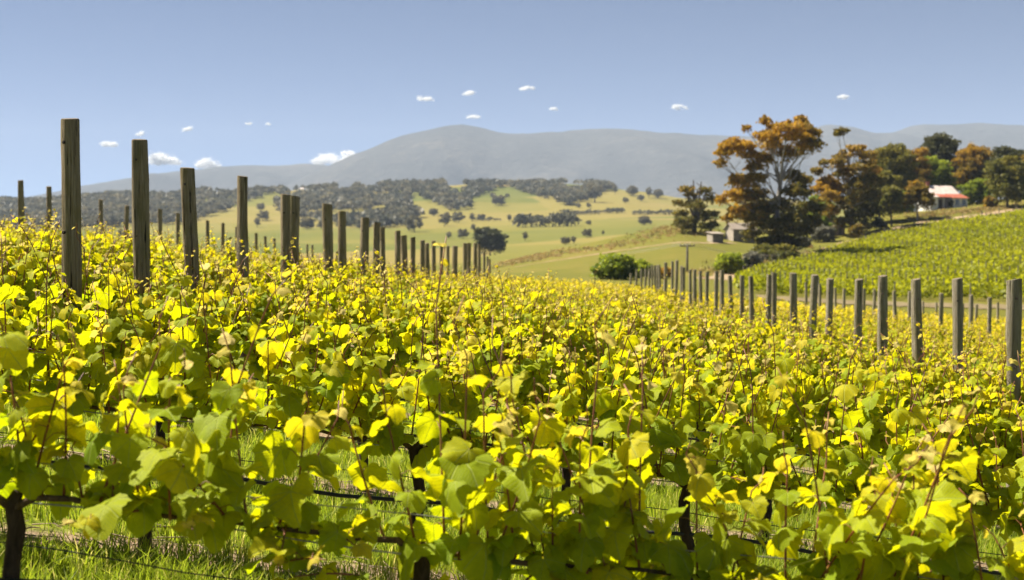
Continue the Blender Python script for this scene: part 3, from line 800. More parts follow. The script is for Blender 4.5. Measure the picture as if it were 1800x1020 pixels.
def hedge(name, label, a, b, hp, n, seed, cat='hedge'):
    """a hedgerow: a line of touching bushy crowns on its stems"""
    rng = np.random.default_rng(seed)
    A, B = ground_hit(*a, 420, 2000), ground_hit(*b, 420, 2000)
    root = empty(name, (A + B) / 2); tag(root, label, cat)
    o0 = root.location; Vs, Fs, Ts = [], [], []; k = 0; mb = MB()
    for i in range(n):
        p = A.lerp(B, (i + .5) / n + rng.normal() * .2 / n); p.z = H(p.x, p.y)
        h = hp / F * p.y * rng.uniform(.75, 1.2); r = h * .62
        c = p - o0 + Vector((0, rng.normal() * 2, h * .55))
        m = 60
        v, f = quads_cloud(clump_points(c, r, m, rng, .8), r * .34 * rng.uniform(.7, 1.2, m), rng)
        Vs.append(v); Fs.append(f + k); k += len(v); Ts.append(np.repeat(np.clip(rng.normal(.35, .2) + rng.normal(size=m) * .08, 0, 1), 4))
        mb.tube([p - o0 - Vector((0, 0, .5)), c], [h * .05, h * .03], 5)
    mb.build('stems', M['tree_bark'], root)['kind'] = 'stuff'
    f = mobj('foliage', np_mesh('foliage', np.concatenate(Vs), np.concatenate(Fs), M['far_tree'], False, np.concatenate(Ts)), root)
    f['kind'] = 'stuff'
hedge('hedgerow', 'dark hedgerow, left one of the line across the pale valley paddock', (988, 378), (1054, 377), 8, 16, 1)
hedge('hedgerow', 'dark hedgerow, middle one of the line across the valley paddock', (1061, 376), (1097, 375), 8, 10, 2)
hedge('hedgerow', 'dark hedgerow, right one of the line behind the half dead gum', (1110, 378), (1182, 378), 8, 16, 3)
hedge('thicket', 'long dark thicket of trees in the middle of the valley', (908, 400), (1014, 398), 20, 16, 4, 'thicket')
hedge('hedgerow', 'dotted low hedge line under the forested hill', (828, 388), (882, 389), 6, 11, 5)
def far_house(a, w, h, label):
    b = ground_hit(*a, 900, 2100); u = b.y / F; W = w * u; Hh = h * u
    root = empty('far_house', b); tag(root, label, 'house')
    mb = MB(); mb.box(-W / 2, W / 2, -3, 3, -1.5, Hh * .6); mb.build('wall', M['white_wall'], root)
    mb = MB(); e = .5
    mb.add([(-W / 2 - e, -3.6, Hh * .58), (W / 2 + e, -3.6, Hh * .58), (W / 2 + e, 3.6, Hh * .58), (-W / 2 - e, 3.6, Hh * .58), (-W / 2 + 1.5, 0, Hh), (W / 2 - 1.5, 0, Hh)],
           [(0, 1, 5, 4), (1, 2, 5), (2, 3, 4, 5), (3, 0, 4), (3, 2, 1, 0)])
    mb.build('roof', M['tin'], root)
far_house((951, 322), 13, 8, 'tiny white house on the skyline of the wooded hill')
far_house((526, 330), 17, 6, 'tiny pale house on the ridge above the paired posts')

# ------------------------------------------------------------------ farm buildings
def gable(mb, x0, x1, y0, y1, z0, z1, t=.12):
    """gable roof, ridge along x, with thickness"""
    ym = (y0 + y1) / 2
    o = [(y0, z0), (ym, z1), (y1, z0), (y1, z0 - t), (ym, z1 - t), (y0, z0 - t)]
    n = 6; V = [(x0, a, b) for a, b in o] + [(x1, a, b) for a, b in o]
    Fs = [(i, (i + 1) % n, n + (i + 1) % n, n + i) for i in range(n)] + [(0, 5, 4, 1), (1, 4, 3, 2), (6, 7, 10, 11), (7, 8, 9, 10)]
    mb.add(V, Fs)
def build_farmhouse():
    b = P(1652, 366, 284); b.z = H(b.x, b.y)
    r = empty('farmhouse', b, R(16)); tag(r, 'white farmhouse with pale and rust red tin roofs among the trees', 'house')
    w = MB(); w.box(-4.4, 4.6, -.2, 6.2, -1, 3.0); wall = w.build('wall', M['white_wall'], r)
    g = MB()
    for x in (-4.4, 4.6):
        g.add([(x - .08, -.2, 3.0), (x - .08, 6.2, 3.0), (x - .08, 3, 5.1), (x + .08, -.2, 3.0), (x + .08, 6.2, 3.0), (x + .08, 3, 5.1)], [(0, 1, 2), (5, 4, 3), (0, 2, 5, 3), (1, 4, 5, 2)])
    g.build('gable_end', M['white_wall'], r)
    f = MB(); gable(f, -4.9, 5.0, -.7, 6.7, 2.95, 5.35); f.build('roof', M['tin'], r)
    v = MB(); v.add([(.9, -3.4, 2.35), (5.2, -3.4, 2.35), (5.0, -.5, 3.35), (.9, -.5, 3.35), (.9, -3.4, 2.25), (5.2, -3.4, 2.25), (5.0, -.5, 3.25), (.9, -.5, 3.25)],
                    [(0, 1, 2, 3), (7, 6, 5, 4), (0, 4, 5, 1), (1, 5, 6, 2), (2, 6, 7, 3), (3, 7, 4, 0)])
    v.build('lean_to_roof', M['rust_tin'], r)
    e = MB(); e.box(1.2, 4.9, -3.0, -.25, -1, 2.3); e.build('lean_to_wall', M['white_wall'], r)
    p = MB(); p.box(-4.3, -2.6, -3.0, -.25, -1, 2.5); p.build('porch_wall', M['white_wall'], r)
    q = MB(); q.add([(-4.6, -3.3, 2.45), (-2.3, -3.3, 2.45), (-2.3, -.4, 3.3), (-4.6, -.4, 3.3), (-4.6, -3.3, 2.53), (-2.3, -3.3, 2.53), (-2.3, -.4, 3.38), (-4.6, -.4, 3.38)],
                    [(3, 2, 1, 0), (4, 5, 6, 7), (0, 1, 5, 4), (1, 2, 6, 5), (2, 3, 7, 6), (3, 0, 4, 7)]); q.build('porch_roof', M['tin'], r)
    c = MB(); c.box(-1.6, -.9, 2.6, 3.3, 4.6, 6.2); c.box(-1.68, -.82, 2.52, 3.38, 6.0, 6.14); c.build('chimney', M['brick'], r)
    d = MB(); d.box(-.6, .4, -.26, -.21, 0, 2.1); d.build('door', M['grey_board'], r)
    for x in (-1.9, 1.9, 3.6):
        y = -.24 if x < 0 else -3.04
        k = MB(); k.box(x, x + .9, y - .02, y + .02, .8, 2.0); wn_ = k.build('window', M['glass'], r)
        k = MB(); k.box(x - .08, x + .98, y - .05, y + .01, .68, .78); k.box(x - .08, x + .98, y - .05, y + .01, 2.02, 2.1); k.box(x + .42, x + .48, y - .04, y, .8, 2.0); k.build('frame', M['white_wall'], wn_)
    dk = MB(); dk.box(-2.5, 1.1, -2.6, -.25, -1, .12); dk.build('verandah_floor', M['grey_board'], r)
    for x in (-2.2, -.7, .8):
        k = MB(); k.box(x - .07, x + .07, -2.5, -2.36, .12, 2.45); k.build('verandah_post', M['white_wall'], r)
    k = MB(); k.add([(-2.35, -2.8, 2.45), (1.0, -2.8, 2.45), (1.0, -.45, 3.2), (-2.35, -.45, 3.2), (-2.35, -2.8, 2.52), (1.0, -2.8, 2.52), (1.0, -.45, 3.27), (-2.35, -.45, 3.27)],
                    [(3, 2, 1, 0), (4, 5, 6, 7), (0, 1, 5, 4), (1, 2, 6, 5), (2, 3, 7, 6), (3, 0, 4, 7)]); k.build('verandah_roof', M['rust_tin'], r)
build_farmhouse()
def build_shed():
    b = ground_hit(1257, 426, 150, 330)
    r = empty('shed', b, R(22)); r.scale = (.85, .85, .85); tag(r, 'small open fronted shed with bleached flat roof left of the barn', 'shed')
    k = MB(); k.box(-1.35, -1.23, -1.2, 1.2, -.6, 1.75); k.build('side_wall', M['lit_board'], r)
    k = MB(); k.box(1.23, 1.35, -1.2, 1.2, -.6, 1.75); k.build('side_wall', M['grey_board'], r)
    k = MB(); k.box(-1.23, 1.23, 1.08, 1.2, -.6, 1.75); k.build('back_wall', M['grey_board'], r)
    for i in range(8):
        x = -1.22 + i * .305
        k = MB(); k.box(x, x + .285, -1.0, -.96, -.5, 1.5 + .05 * (i % 3)); k.build('board', M['grey_board'], r)
    k = MB(); k.add([(-1.6, -1.5, 1.78), (1.6, -1.5, 1.78), (1.6, 1.5, 2.25), (-1.6, 1.5, 2.25), (-1.6, -1.5, 1.88), (1.6, -1.5, 1.88), (1.6, 1.5, 2.35), (-1.6, 1.5, 2.35)],
                    [(3, 2, 1, 0), (4, 5, 6, 7), (0, 1, 5, 4), (1, 2, 6, 5), (2, 3, 7, 6), (3, 0, 4, 7)]); k.build('roof', M['shed_roof'], r)
build_shed()
def build_barn():
    b = ground_hit(1299, 424, 150, 330)
    r = empty('barn', b, R(20)); tag(r, 'old grey gabled barn half hidden under the tallest gum', 'barn')
    k = MB(); k.box(-2.1, 2.6, -1.6, 1.6, -.8, 2.3); k.build('wall', M['grey_board'], r)
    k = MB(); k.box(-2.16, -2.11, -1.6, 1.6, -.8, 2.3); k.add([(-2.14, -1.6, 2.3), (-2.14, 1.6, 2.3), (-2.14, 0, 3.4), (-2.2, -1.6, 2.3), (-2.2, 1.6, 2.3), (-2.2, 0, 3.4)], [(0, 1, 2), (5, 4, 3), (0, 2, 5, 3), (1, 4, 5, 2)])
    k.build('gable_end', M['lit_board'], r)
    k = MB(); gable(k, -2.5, 2.9, -1.95, 1.95, 2.25, 3.55); k.build('roof', M['shed_roof'], r)
    k = MB(); k.box(-.6, .5, -1.66, -1.61, -.4, 1.6); k.build('door', M['grey_board'], r)
build_barn()
def build_outbuilding():
    b = ground_hit(1470, 414, 150, 330)
    r = empty('outbuilding', b, R(20)); tag(r, 'small pale pink outbuilding half hidden below the large rusty gum', 'outbuilding')
    k = MB(); k.box(-1.2, 1.3, -1, 1, -.8, 1.9); k.build('wall', M['pink_stone'], r)
    k = MB(); gable(k, -1.4, 1.5, -1.25, 1.25, 1.9, 2.9); k.build('roof', M['shed_roof'], r)
    k = MB(); k.box(-.1, .55, -1.05, -1.01, -.3, 1.5); k.build('door', M['grey_board'], r)
build_outbuilding()
def build_pole():
    b = ground_hit(1208, 478, 140, 260); top = P(1208, 429, b.y).z - b.z; u = b.y / F
    r = empty('power_pole', b); tag(r, 'grey power pole with a wide crossarm behind the far posts', 'power pole')
    k = MB(); k.tube([(0, 0, -1), (0, 0, top * .5), (0, 0, top)], [.17, .15, .12], 8); k.build('pole', M['pole'], r, True)
    k = MB(); k.box(-13 * u, 13 * u, -.06, .06, top - .35, top - .2); k.build('crossarm', M['pole'], r)
    for x in (-12, -5, 5, 12):
        k = MB(); k.tube([(x * u, 0, top - .2), (x * u, 0, top - .05), (x * u, 0, top + .03)], [.05, .08, .03], 8); k.build('insulator', M['lit_board'], r)
    for j, x in enumerate((-12, -5, 5, 12)):
        a = Vector((b.x + x * u, b.y, b.z + top + .04))
        e = P(940, 447 + j * .8, 330) if j % 2 == 0 else P(1420, 438 + 3 * (j // 2), 200)
        pts = [a.lerp(e, s / 12) - Vector((0, 0, 1.2 * math.sin(math.pi * s / 12))) for s in range(13)]
        k = MB(); k.tube(pts, .022, 5); w_ = k.build('power_line', M['power_wire'])
        tag(w_, ['first', 'first', 'second', 'second'][j] + ' cable strung from the power pole ' + ('down across the grass slope' if j % 2 == 0 else 'towards the tallest gum'), 'cable')
    e2 = P(1420, 436, 198)
build_pole()
# fence along the track
fence_pts = [ground_hit(*q, 120) for q in ((1300, 487), (1390, 470), (1450, 452), (1505, 432), (1560, 413), (1640, 394), (1720, 384), (1800, 372))]
fm = MB(); fm.tube([(0, 0, -.3), (0, 0, .7), (.01, 0, 1.35)], [.075, .07, .062], 7); fpost = fm.mesh('fence_post', M['pole'])
seglen = [0]
for a, b in zip(fence_pts[:-1], fence_pts[1:]): seglen.append(seglen[-1] + (b - a).length)
for i in range(34):
    s = seglen[-1] * (i + .5) / 34
    j = max(k for k in range(len(seglen) - 1) if seglen[k] <= s); q = fence_pts[j].lerp(fence_pts[j + 1], (s - seglen[j]) / (seglen[j + 1] - seglen[j]))
    o = mobj('fence_post', fpost, None, (q.x, q.y, H(q.x, q.y)))
    o.rotation_euler = (random.uniform(-.05, .05), random.uniform(-.05, .05), i)
    tag(o, 'small grey fence post along the dirt track, %s from the left' % ORD[i], 'fence post', 'fence posts along the dirt track')

# ------------------------------------------------------------------ far hillside vineyard
def build_hill_vineyard():
    rng = np.random.default_rng(77)
    poly = [(1296, 496), (1330, 481), (1400, 463), (1460, 444), (1540, 420), (1620, 401), (1700, 390), (1800, 377), (2300, 330), (2300, 560), (1800, 531), (1540, 527), (1360, 521), (1290, 512)]
    Vs, Ps = [], []; PV = MB()
    for Y in np.arange(116, 268, 2.4):
        x = np.arange(.15 * Y, .52 * Y, .30); x = x + rng.normal(0, .08, len(x)); yy = np.full_like(x, Y) + .03 * x + rng.normal(0, .12, len(x))
        z = height(x, yy)
        px, py = pix(x, yy, z)
        ok = inside(poly, px, py) & (fbm(x / 3, yy / 3, 61, 2) > -.42)
        x, yy, z = x[ok], yy[ok], z[ok]
        if not len(x): continue
        for k in range(10):
            Ps.append(np.stack([x + rng.normal(0, .16, len(x)), yy + rng.normal(0, .22, len(x)), z + rng.uniform(.25, 1.2, len(x))], 1))
        for xp in np.arange(math.ceil(x.min() / 7) * 7, x.max(), 7.0):
            zz = H(xp, Y + .03 * xp); PV.tube([(xp, Y + .03 * xp, zz), (xp + .02, Y + .03 * xp, zz + rng.uniform(1.7, 1.95))], [.065, .055], 5)
    pos = np.concatenate(Ps)
    v, f = quads_cloud(pos, rng.uniform(.16, .32, len(pos)), rng)
    t = np.repeat(np.clip(.5 + .5 * fbm(pos[:, 0] / 9, pos[:, 1] / 9, 71, 3) + rng.normal(0, .2, len(pos)) + (pos[:, 2] - height(pos[:, 0], pos[:, 1]) - .8) * .3, 0, 1), 4)
    o = mobj('hillside_vines', np_mesh('hillside_vines', v, f, M['hill_vines'], False, t))
    tag(o, 'dense rows of vines covering the far hillside below the farmhouse', kind='stuff')
    o = PV.build('hillside_trellis_posts', M['pole']); tag(o, 'tiny trellis posts dotting the far hillside vineyard', kind='stuff')
build_hill_vineyard()

# ------------------------------------------------------------------ near vineyard: posts
ROW0, DROW, RSL = 4.1, 2.05, 0.03
def row_y(k, x=0.0): return ROW0 + DROW * k + RSL * x
post_meshes = []
for k in range(7):
    rg = random.Random(50 + k); seg = 18; hs = np.linspace(0, 1, 15); V = []; Fq = []
    for i, h in enumerate(hs):
        for j in range(seg):
            a = 2 * math.pi * j / seg
            rr = 1 + .07 * math.sin(2 * a + k + h * 3) + .05 * math.sin(5 * a + k * 2 + h * 5) + .05 * math.sin(h * 9 + k) * (1 if k % 2 else .5) + .03 * rg.uniform(-1, 1) - .06 * h
            if .62 < h < .70 and k in (2, 5): rr *= 1.10
            bend = .28 * math.sin(h * 2.9 + k * 1.9)
            top = (.004 * math.sin(a + k)) if i == len(hs) - 1 else 0
            V.append((rr * math.cos(a) + bend, rr * math.sin(a), h + top))
    for i in range(len(hs) - 1):
        for j in range(seg):
            Fq.append((i * seg + j, i * seg + (j + 1) % seg, (i + 1) * seg + (j + 1) % seg, (i + 1) * seg + j))
    me = bpy.data.meshes.new('timber_post')
    n0 = (len(hs) - 1) * seg
    V2 = [(V[n0 + j][0] * .9, V[n0 + j][1] * .9, V[n0 + j][2] + .004) for j in range(seg)]
    nb = len(V); V += V2
    for j in range(seg): Fq.append((n0 + j, n0 + (j + 1) % seg, nb + (j + 1) % seg, nb + j))
    Fq.append(tuple(nb + j for j in range(seg)))
    me.from_pydata(V, [], Fq); me.materials.append(M['post']); me.materials.append(M['post_end'])
    me.polygons.foreach_set('use_smooth', np.array([len(f) == 4 for f in Fq]))
    me.polygons[len(Fq) - 1].material_index = 1
    me.update(); post_meshes.append(me)
bm_ = MB(); bm_.tube([(0, .012, 0), (0, -.014, 0)], [.016, .013], 7); bm_.tube([(0, -.014, 0), (0, -.03, -.006)], [.006, .006], 6)
bolt_me = bm_.mesh('bolt', M['bolt'])
LINES = [
    (-8830 * 1.0245, 'in the tall left line', 'tall posts of the left line', 'from the left', [
        (117, 211, 33), (250, 247, 28), (337, 296, 26), (427, 311, 21.5), (501, 343, 18), (519.5, 346, 16), (578.5, 360, 19), (606, 373, 15), (636.5, 384, 15), (659.5, 393, 12.5), (672.5, 401, 10), (699, 407, 11), (712, 415, 11), (725, 418, 9), (739.5, 423, 9), (752.7, 428, 7.5), (763, 424, 7.5),
        (776.7, 430, 7.5), (787, 433, 6.5), (800, 433, 9.5), (817, 428, 8), (824, 428, 8), (835, 428, 7), (843, 430, 5.5), (849.5, 445, 5), (855.5, 452, 4), (860.5, 456, 4)]),
    (9592, 'in the long right line', 'posts of the right line', 'from the right', [
        (1783, 493, 25), (1683.5, 491, 19.5), (1619.5, 492, 18), (1553, 486, 16.5), (1508, 492, 15), (1455, 491, 14), (1427, 484, 13), (1396, 481, 12.5), (1362, 480, 10), (1347, 484, 10), (1324, 487, 8.5), (1303.5, 485.6, 8), (1288, 485.6, 8), (1269, 476, 8.5), (1258, 477.5, 7), (1242, 478, 6.5), (1234, 477, 6.5),
        (1223, 474.6, 7), (1215, 474.6, 5.5), (1202.6, 470, 6), (1197, 468, 5), (1187, 458, 6.2), (1181, 460, 4.6), (1169, 462, 6.5), (1161.6, 466, 4.6), (1156.5, 466.6, 4.4), (1150.6, 467, 4.4), (1147, 467, 4), (1140.5, 472, 4), (1134, 473, 4), (1127, 473, 4), (1119, 473, 4), (1107.5, 481, 4)]),
    (28380, 'in the lower line below the hillside vineyard', 'posts of the lower right line', 'from the right', [
        (1770, 523, 6), (1737.6, 523.6, 8), (1707, 519, 8), (1651.5, 516, 7.5), (1598, 513, 7), (1574, 512, 7), (1536.6, 509, 6), (1518.5, 508, 6), (1484, 507.5, 5.5), (1470, 506, 5), (1443, 500, 4.6), (1418, 497, 4.6)]),
    (47167, 'in the smallest line by the bare strip', 'posts beside the bare strip', 'from the right', [
        (1790, 530, 5), (1754, 532, 5), (1716, 536, 5), (1694, 534, 4), (1645, 532, 4), (1622, 530, 4)]),
    (-27810, 'in the thin back line on the left', 'thin posts of the back left line', 'from the left', [
        (37.6, 318, 10), (87, 329, 9), (135, 340, 8), (178, 351.6, 8), (220.5, 362, 7.5), (281, 368, 7.5), (313, 376, 8), (364, 388.6, 6.5), (391, 393, 6), (412, 399.6, 4.8), (451, 410.6, 6), (467.5, 416, 5), (484.5, 420, 5), (540, 430, 4.2), (552, 431, 4.2), (593, 442, 4)]),
]
pi_ = 0
for A, where, grp, side, posts in LINES:
    used = set()
    for i, (px, ty, w) in enumerate(posts):
        Y = min(84, abs(A / (px - 1000)))
        k = round((Y - ROW0) / DROW)
        while k in used: k += 1
        used.add(k)
        p = P(px, ty, 1); X = p.x * Y
        Yr = row_y(k, X)
        if abs(Yr - Y) > 2.6: Yr = Y
        top = P(px, ty, Yr); zb = H(top.x, Yr) - .35
        o = mobj('timber_post', post_meshes[pi_ % 7], None, (top.x, Yr, zb))
        rad = w * Yr / F / 2
        if 'right' in grp or 'strip' in grp: o.material_slots[0].link = 'OBJECT'; o.material_slots[0].material = M['post_grey']
        o.scale = (rad, rad, top.z - zb)
        o.rotation_euler = (random.uniform(-.015, .015), random.uniform(-.026, .026), pi_ * 1.3)
        tag(o, 'timber post, %s %s %s' % (ORD[i], side, where), 'post', grp)
        if w >= 9:
            for zz in ((.93, .66, .40, .22) if w > 20 else (.9, .62)):
                b = mobj('bolt', bolt_me, o); rz = -pi_ * 1.3
                b.rotation_euler = (0, 0, rz)
                side_a = rz - math.pi / 2 - .28
                b.location = (math.cos(side_a) * .98, math.sin(side_a) * .98, zz)
                b.scale = (1 / rad * .9, 1 / rad * .9, 1 / (top.z - zb) * .9)
        pi_ += 1

# ------------------------------------------------------------------ vine leaves
_ph = [0, 20, 38, 56, 78, 96, 120, 140, 156, 172]; _pr = [.90, .80, .71, .755, .63, .635, .55, .43, .28, .13]
HALF = []
for _i in range(16):
    _a = 170 - _i * 10.6; _r = float(np.interp(_a, _ph, _pr)) * (1.035 if _i % 2 else .955)
    HALF.append((_r * math.sin(R(_a)), _r * math.cos(R(_a)) + .04))
def leaf_mesh(name, seed, mat, fine=True):
    rg = random.Random(seed)
    half = HALF if fine else HALF[0::2] + [HALF[-2]]
    if not fine: half = [(.07, -.13), (.30, -.25), (.52, -.02), (.58, .20), (.55, .42), (.30, .70)]
    right = [(x * rg.uniform(.95, 1.05), y + rg.uniform(-.018, .018)) for x, y in half]
    left = [(-x * rg.uniform(.95, 1.05), y + rg.uniform(-.018, .018)) for x, y in half][::-1]
    out = right + [(0, .93)] + left                      # open at the stalk sinus
    cup = rg.uniform(-.35, .75); droop = rg.uniform(.05, .85); rip = rg.uniform(.05, .15); tw = rg.uniform(-.8, .8); ph = rg.uniform(0, 6); fold = rg.uniform(.0, .35)
    def z(x, y):
        r2 = x * x + y * y; th = math.atan2(x, y + .05)
        return cup * abs(x) * .6 - droop * r2 * .8 + rip * math.sin(5 * th + ph) * math.sqrt(r2) * 1.6 + tw * x * y * .6 - fold * max(0, y - .45) ** 2 * 2 + rg.uniform(-.012, .012)
    V = [(0, .0)] + [(0, .40)]; n = len(out)
    inner = [(out[i][0] * .55, out[i][1] * .55 + .05) for i in range(0, n, 2)]
    pts = V + inner + out; ni = len(inner); I0 = 2; O0 = 2 + ni
    Fs = []
    for i in range(ni - 1):
        a, b = I0 + i, I0 + i + 1; o0, o1, o2 = O0 + 2 * i, O0 + 2 * i + 1, O0 + 2 * i + 2
        Fs += [(a, o0, o1), (a, o1, b), (b, o1, o2)]
        q = 1 if inner[i][1] + inner[i + 1][1] > .42 else 0
        Fs.append((q, a, b))
    mid_r = next(i for i in range(ni) if inner[i][1] + inner[i + 1][1] > .42)
    mid_l = ni - 1 - mid_r
    Fs += [(0, I0 + mid_r, 1), (0, 1, I0 + mid_l)]
    co = np.array([(x, y, z(x, y)) for x, y in pts]); uv = np.array(pts)
    f3 = np.array(Fs)
    nrm = np.cross(co[f3[:, 1]] - co[f3[:, 0]], co[f3[:, 2]] - co[f3[:, 0]])
    f3[nrm[:, 2] < 0] = f3[nrm[:, 2] < 0][:, ::-1]
    return co, f3, uv
LEAF_FINE = [leaf_mesh('leaf', 900 + k, None, True) for k in range(22)]
LEAF_LOW = [leaf_mesh('leaf', 950 + k, None, False) for k in range(8)]
LEAF_ME = [np_mesh('leaf', c, f, M['leaf_obj'], True, None, u) for c, f, u in LEAF_FINE]

CORD = 0.67
SUNV = np.array(SUN)
def vine_plan(rng, L=1.35, slope=-.128, vigor=1.0, gap=.046, skirt=0, hangp=.20, keep=None, leafscale=1.0):
    """shoots along the cordon with their leaves: [(pts, radii, [(pos, R, size, tint, petiole)])]"""
    plan = []
    n = int(L / gap)
    for i in range(n + skirt):
        x0 = -L / 2 + L * (i + .5) / n + rng.normal() * .015 if i < n else rng.uniform(-.5, .5) * L
        base = np.array([x0, rng.normal() * .025, CORD + slope * x0 + rng.normal() * .012])
        hang = rng.random() < hangp or i >= n
        weak = keep is not None and rng.random() > keep(x0)
        if weak and rng.random() < .7: continue
        if i >= n: base[2] -= rng.uniform(.0, .38)
        ln = np.clip(rng.normal(.47, .12), .2, .72) * vigor
        tall = rng.random() < .30
        if tall: ln += rng.uniform(.16, .38)
        d = np.array([rng.normal() * .25, rng.normal() * .32, 1.0])
        if hang: d = np.array([rng.normal() * .5, rng.choice([-1, 1]) * .9, rng.uniform(-.25, .3)]); ln *= .75
        if i >= n: d = np.array([rng.normal() * .7, -.8 if rng.random() < .7 else .8, rng.uniform(-.3, .5)]); ln = rng.uniform(.22, .42)
        if weak: ln *= .6
        d /= np.linalg.norm(d)
        m = 8; pts = [base]; curl = rng.normal(size=3) * .10; curl[2] = .05 if hang else .08
        for s in range(m):
            dd = d + curl * (s / m) * 1.6
            if hang: dd[2] -= .35 * s / m
            if s >= m - 2 and not hang: dd += np.array([rng.normal() * .35, rng.normal() * .35, -.1])
            pts.append(pts[-1] + dd / np.linalg.norm(dd) * ln / m)
        rad = [.0048 - .0027 * s / m for s in range(m + 1)]
        leaves = []; nl = max(4, int(ln / .052)); ph = rng.uniform(0, 6.28)
        for j in range(nl):
            s = (j + .35) / nl
            fi = s * m; a = int(fi); q = pts[a] * (1 - (fi - a)) + pts[min(a + 1, m)] * (fi - a)
            if tall and .45 < s < .9 and rng.random() < .65: continue
            ang = ph + j * math.pi + rng.normal() * .5
            if rng.random() < .35:        # many blades turn towards the open side of the row
                ang = rng.choice([-1, 1]) * math.pi / 2 + rng.normal() * .5
            outw = np.array([math.cos(ang), math.sin(ang), 0])
            size = (.120 if s < .25 else .128 if s < .55 else .102 if s < .72 else .070 if s < .86 else .040) * rng.uniform(.55, 1.16) * leafscale
            pet = size * rng.uniform(.45, .8)
            pos = q + outw * pet * .85 + np.array([0, 0, pet * rng.uniform(-.1, .45)])
            nrm = outw * rng.uniform(.15, .9) + np.array([0, 0, rng.uniform(.35, 1.0)]) + SUNV * .35 + rng.normal(size=3) * .33
            nrm /= np.linalg.norm(nrm)
            tip = outw * .75 + np.array([0, 0, -rng.uniform(.2, 1.0)]) + rng.normal(size=3) * .35
            if s > .85: tip = outw * .5 + np.array([0, 0, .6]) + rng.normal(size=3) * .5
            tip -= nrm * tip.dot(nrm); tip /= np.linalg.norm(tip)
            xa = np.cross(tip, nrm)
            tint = np.clip((.14 + .26 * s + (.42 if s > .80 else .18 if s > .62 else 0)) + rng.normal() * .10 + (.22 if rng.random() < .08 else 0), 0, 1)
            leaves.append((pos, np.stack([xa, tip, nrm], 1), size, tint, q))
        plan.append((pts, rad, leaves))
    return plan
def shoot_geo(mb, pts, rad, leaves):
    mb.tube(pts, rad, 5, True)
    for (pos, Rm, size, tint, q) in leaves:
        if size > .05:
            mid = (q + pos) / 2 + np.array([0, 0, .012]); mb.tube([q, mid, pos], [.0019, .0016, .0014], 3, False)
def trunk_geo(rng, L, slope, h=CORD):
    mb = MB(); a = rng.normal() * .02
    pts = [(rng.normal() * .012, rng.normal() * .012, z) for z in (-.08, .08, .2, .32, .44, .55, h - .03)] + [(0.02, 0, h)]
    mb.tube(pts, [.042, .033, .029, .031, .027, .029, .026, .018], 9)
    return mb
def arm_geo(rng, L, slope):
    mb = MB()
    for s in (-1, 1):
        pts = [(0, 0, CORD - .05)] + [(s * L / 2 * t, rng.normal() * .012, CORD + slope * s * L / 2 * t + rng.normal() * .008) for t in (.12, .3, .5, .7, .9, 1.02)]
        mb.tube(pts, [.016, .012, .010, .009, .008, .007, .005], 7)
    return mb
def fold_foliage(plan, rng, lib, uvs=True):
    Vs, Fs, Ts, Us = [], [], [], []; k = 0
    for pts, rad, leaves in plan:
        for (pos, Rm, size, tint, q) in leaves:
            c, f, u = lib[rng.integers(len(lib))]
            Vs.append((c * size) @ Rm.T + pos); Fs.append(f + k); Ts.append(np.full(len(c), tint)); Us.append(u); k += len(c)
    return np.concatenate(Vs), np.concatenate(Fs), np.concatenate(Ts), np.concatenate(Us)

VL = 1.3
def row_slots(k, lo=None, hi=None):
    Y = row_y(k); x0 = -(.42 * Y + .9); x1 = .42 * Y + .9
    off = [1.01, .845, .35][k] if k < 3 else ((k * 37) % 13) / 13 * VL
    n0 = math.floor((x0 - off) / VL); xs = []
    x = n0 * VL + off
    while x < x1:
        if x > x0 - .3: xs.append(x)
        x += VL
    return xs
# front three rows: every shoot and every leaf is a piece of its own
def OPEN(x):
    return .45 if -.60 < x < -.28 else .80 if .42 < x < .70 else 1.0
ROWNAME = ['nearest', 'second', 'third']
for k in range(3):
    xs = row_slots(k)
    for j, x in enumerate(xs):
        rng = np.random.default_rng(2000 + k * 50 + j)
        y = row_y(k, x); root = empty('grapevine', (x, y, H(x, y)))
        tag(root, 'leafy grapevine in the %s row from the camera, %s from the left' % (ROWNAME[k], ORD[j]), 'grapevine', 'grapevines of the front rows')
        sl = (H(x + .6, y) - H(x - .6, y)) / 1.2
        trunk_geo(rng, VL, sl).build('trunk', M['vine_bark'], root, True)
        arm_geo(rng, VL, sl).build('cane', M['cane'], root, True)
        for pts, rad, leaves in vine_plan(rng, VL, sl, 1.06 if k == 0 else 1.0, 0.046, 14 if k == 0 and x > -1 else 0, .2 if k == 0 else .08,
                (lambda q, x=x: OPEN(x + q)) if k == 0 else None, .88 if k == 0 else .86):
            mb = MB(); shoot_geo(mb, pts, rad, leaves)
            so = mb.build('shoot', M['shoot'], root, True)
            for (pos, Rm, size, tint, q) in leaves:
                lo = bpy.data.objects.new('leaf', LEAF_ME[rng.integers(len(LEAF_ME))])
                m4 = Matrix([[*(Rm[0] * size), pos[0]], [*(Rm[1] * size), pos[1]], [*(Rm[2] * size), pos[2]], [0, 0, 0, 1]])
                C.objects.link(lo); lo.parent = so; lo.matrix_basis = m4
                lo.color = (tint, 0, 0, 1)
        if k == 0 and abs(x - 1.2) < .66:
            t0 = np.array([.1, -.05, CORD + .16]); pts = []
            for s in range(26):
                u = s / 25
                if u < .7: pts.append(t0 + np.array([-.33 * u / .7, -.06 * u, -.085 * (u / .7) ** 1.3]))
                else:
                    a = (u - .7) / .3 * 7; pts.append(t0 + np.array([-.33 - .03 * math.sin(a) * (1 - .4 * u), -.05, -.085 - .03 * (1 - math.cos(a))]))
            mb = MB(); mb.tube(pts, [.0028 - .0016 * s / 25 for s in range(26)], 6); mb.build('tendril', M['tendril'], root, True)
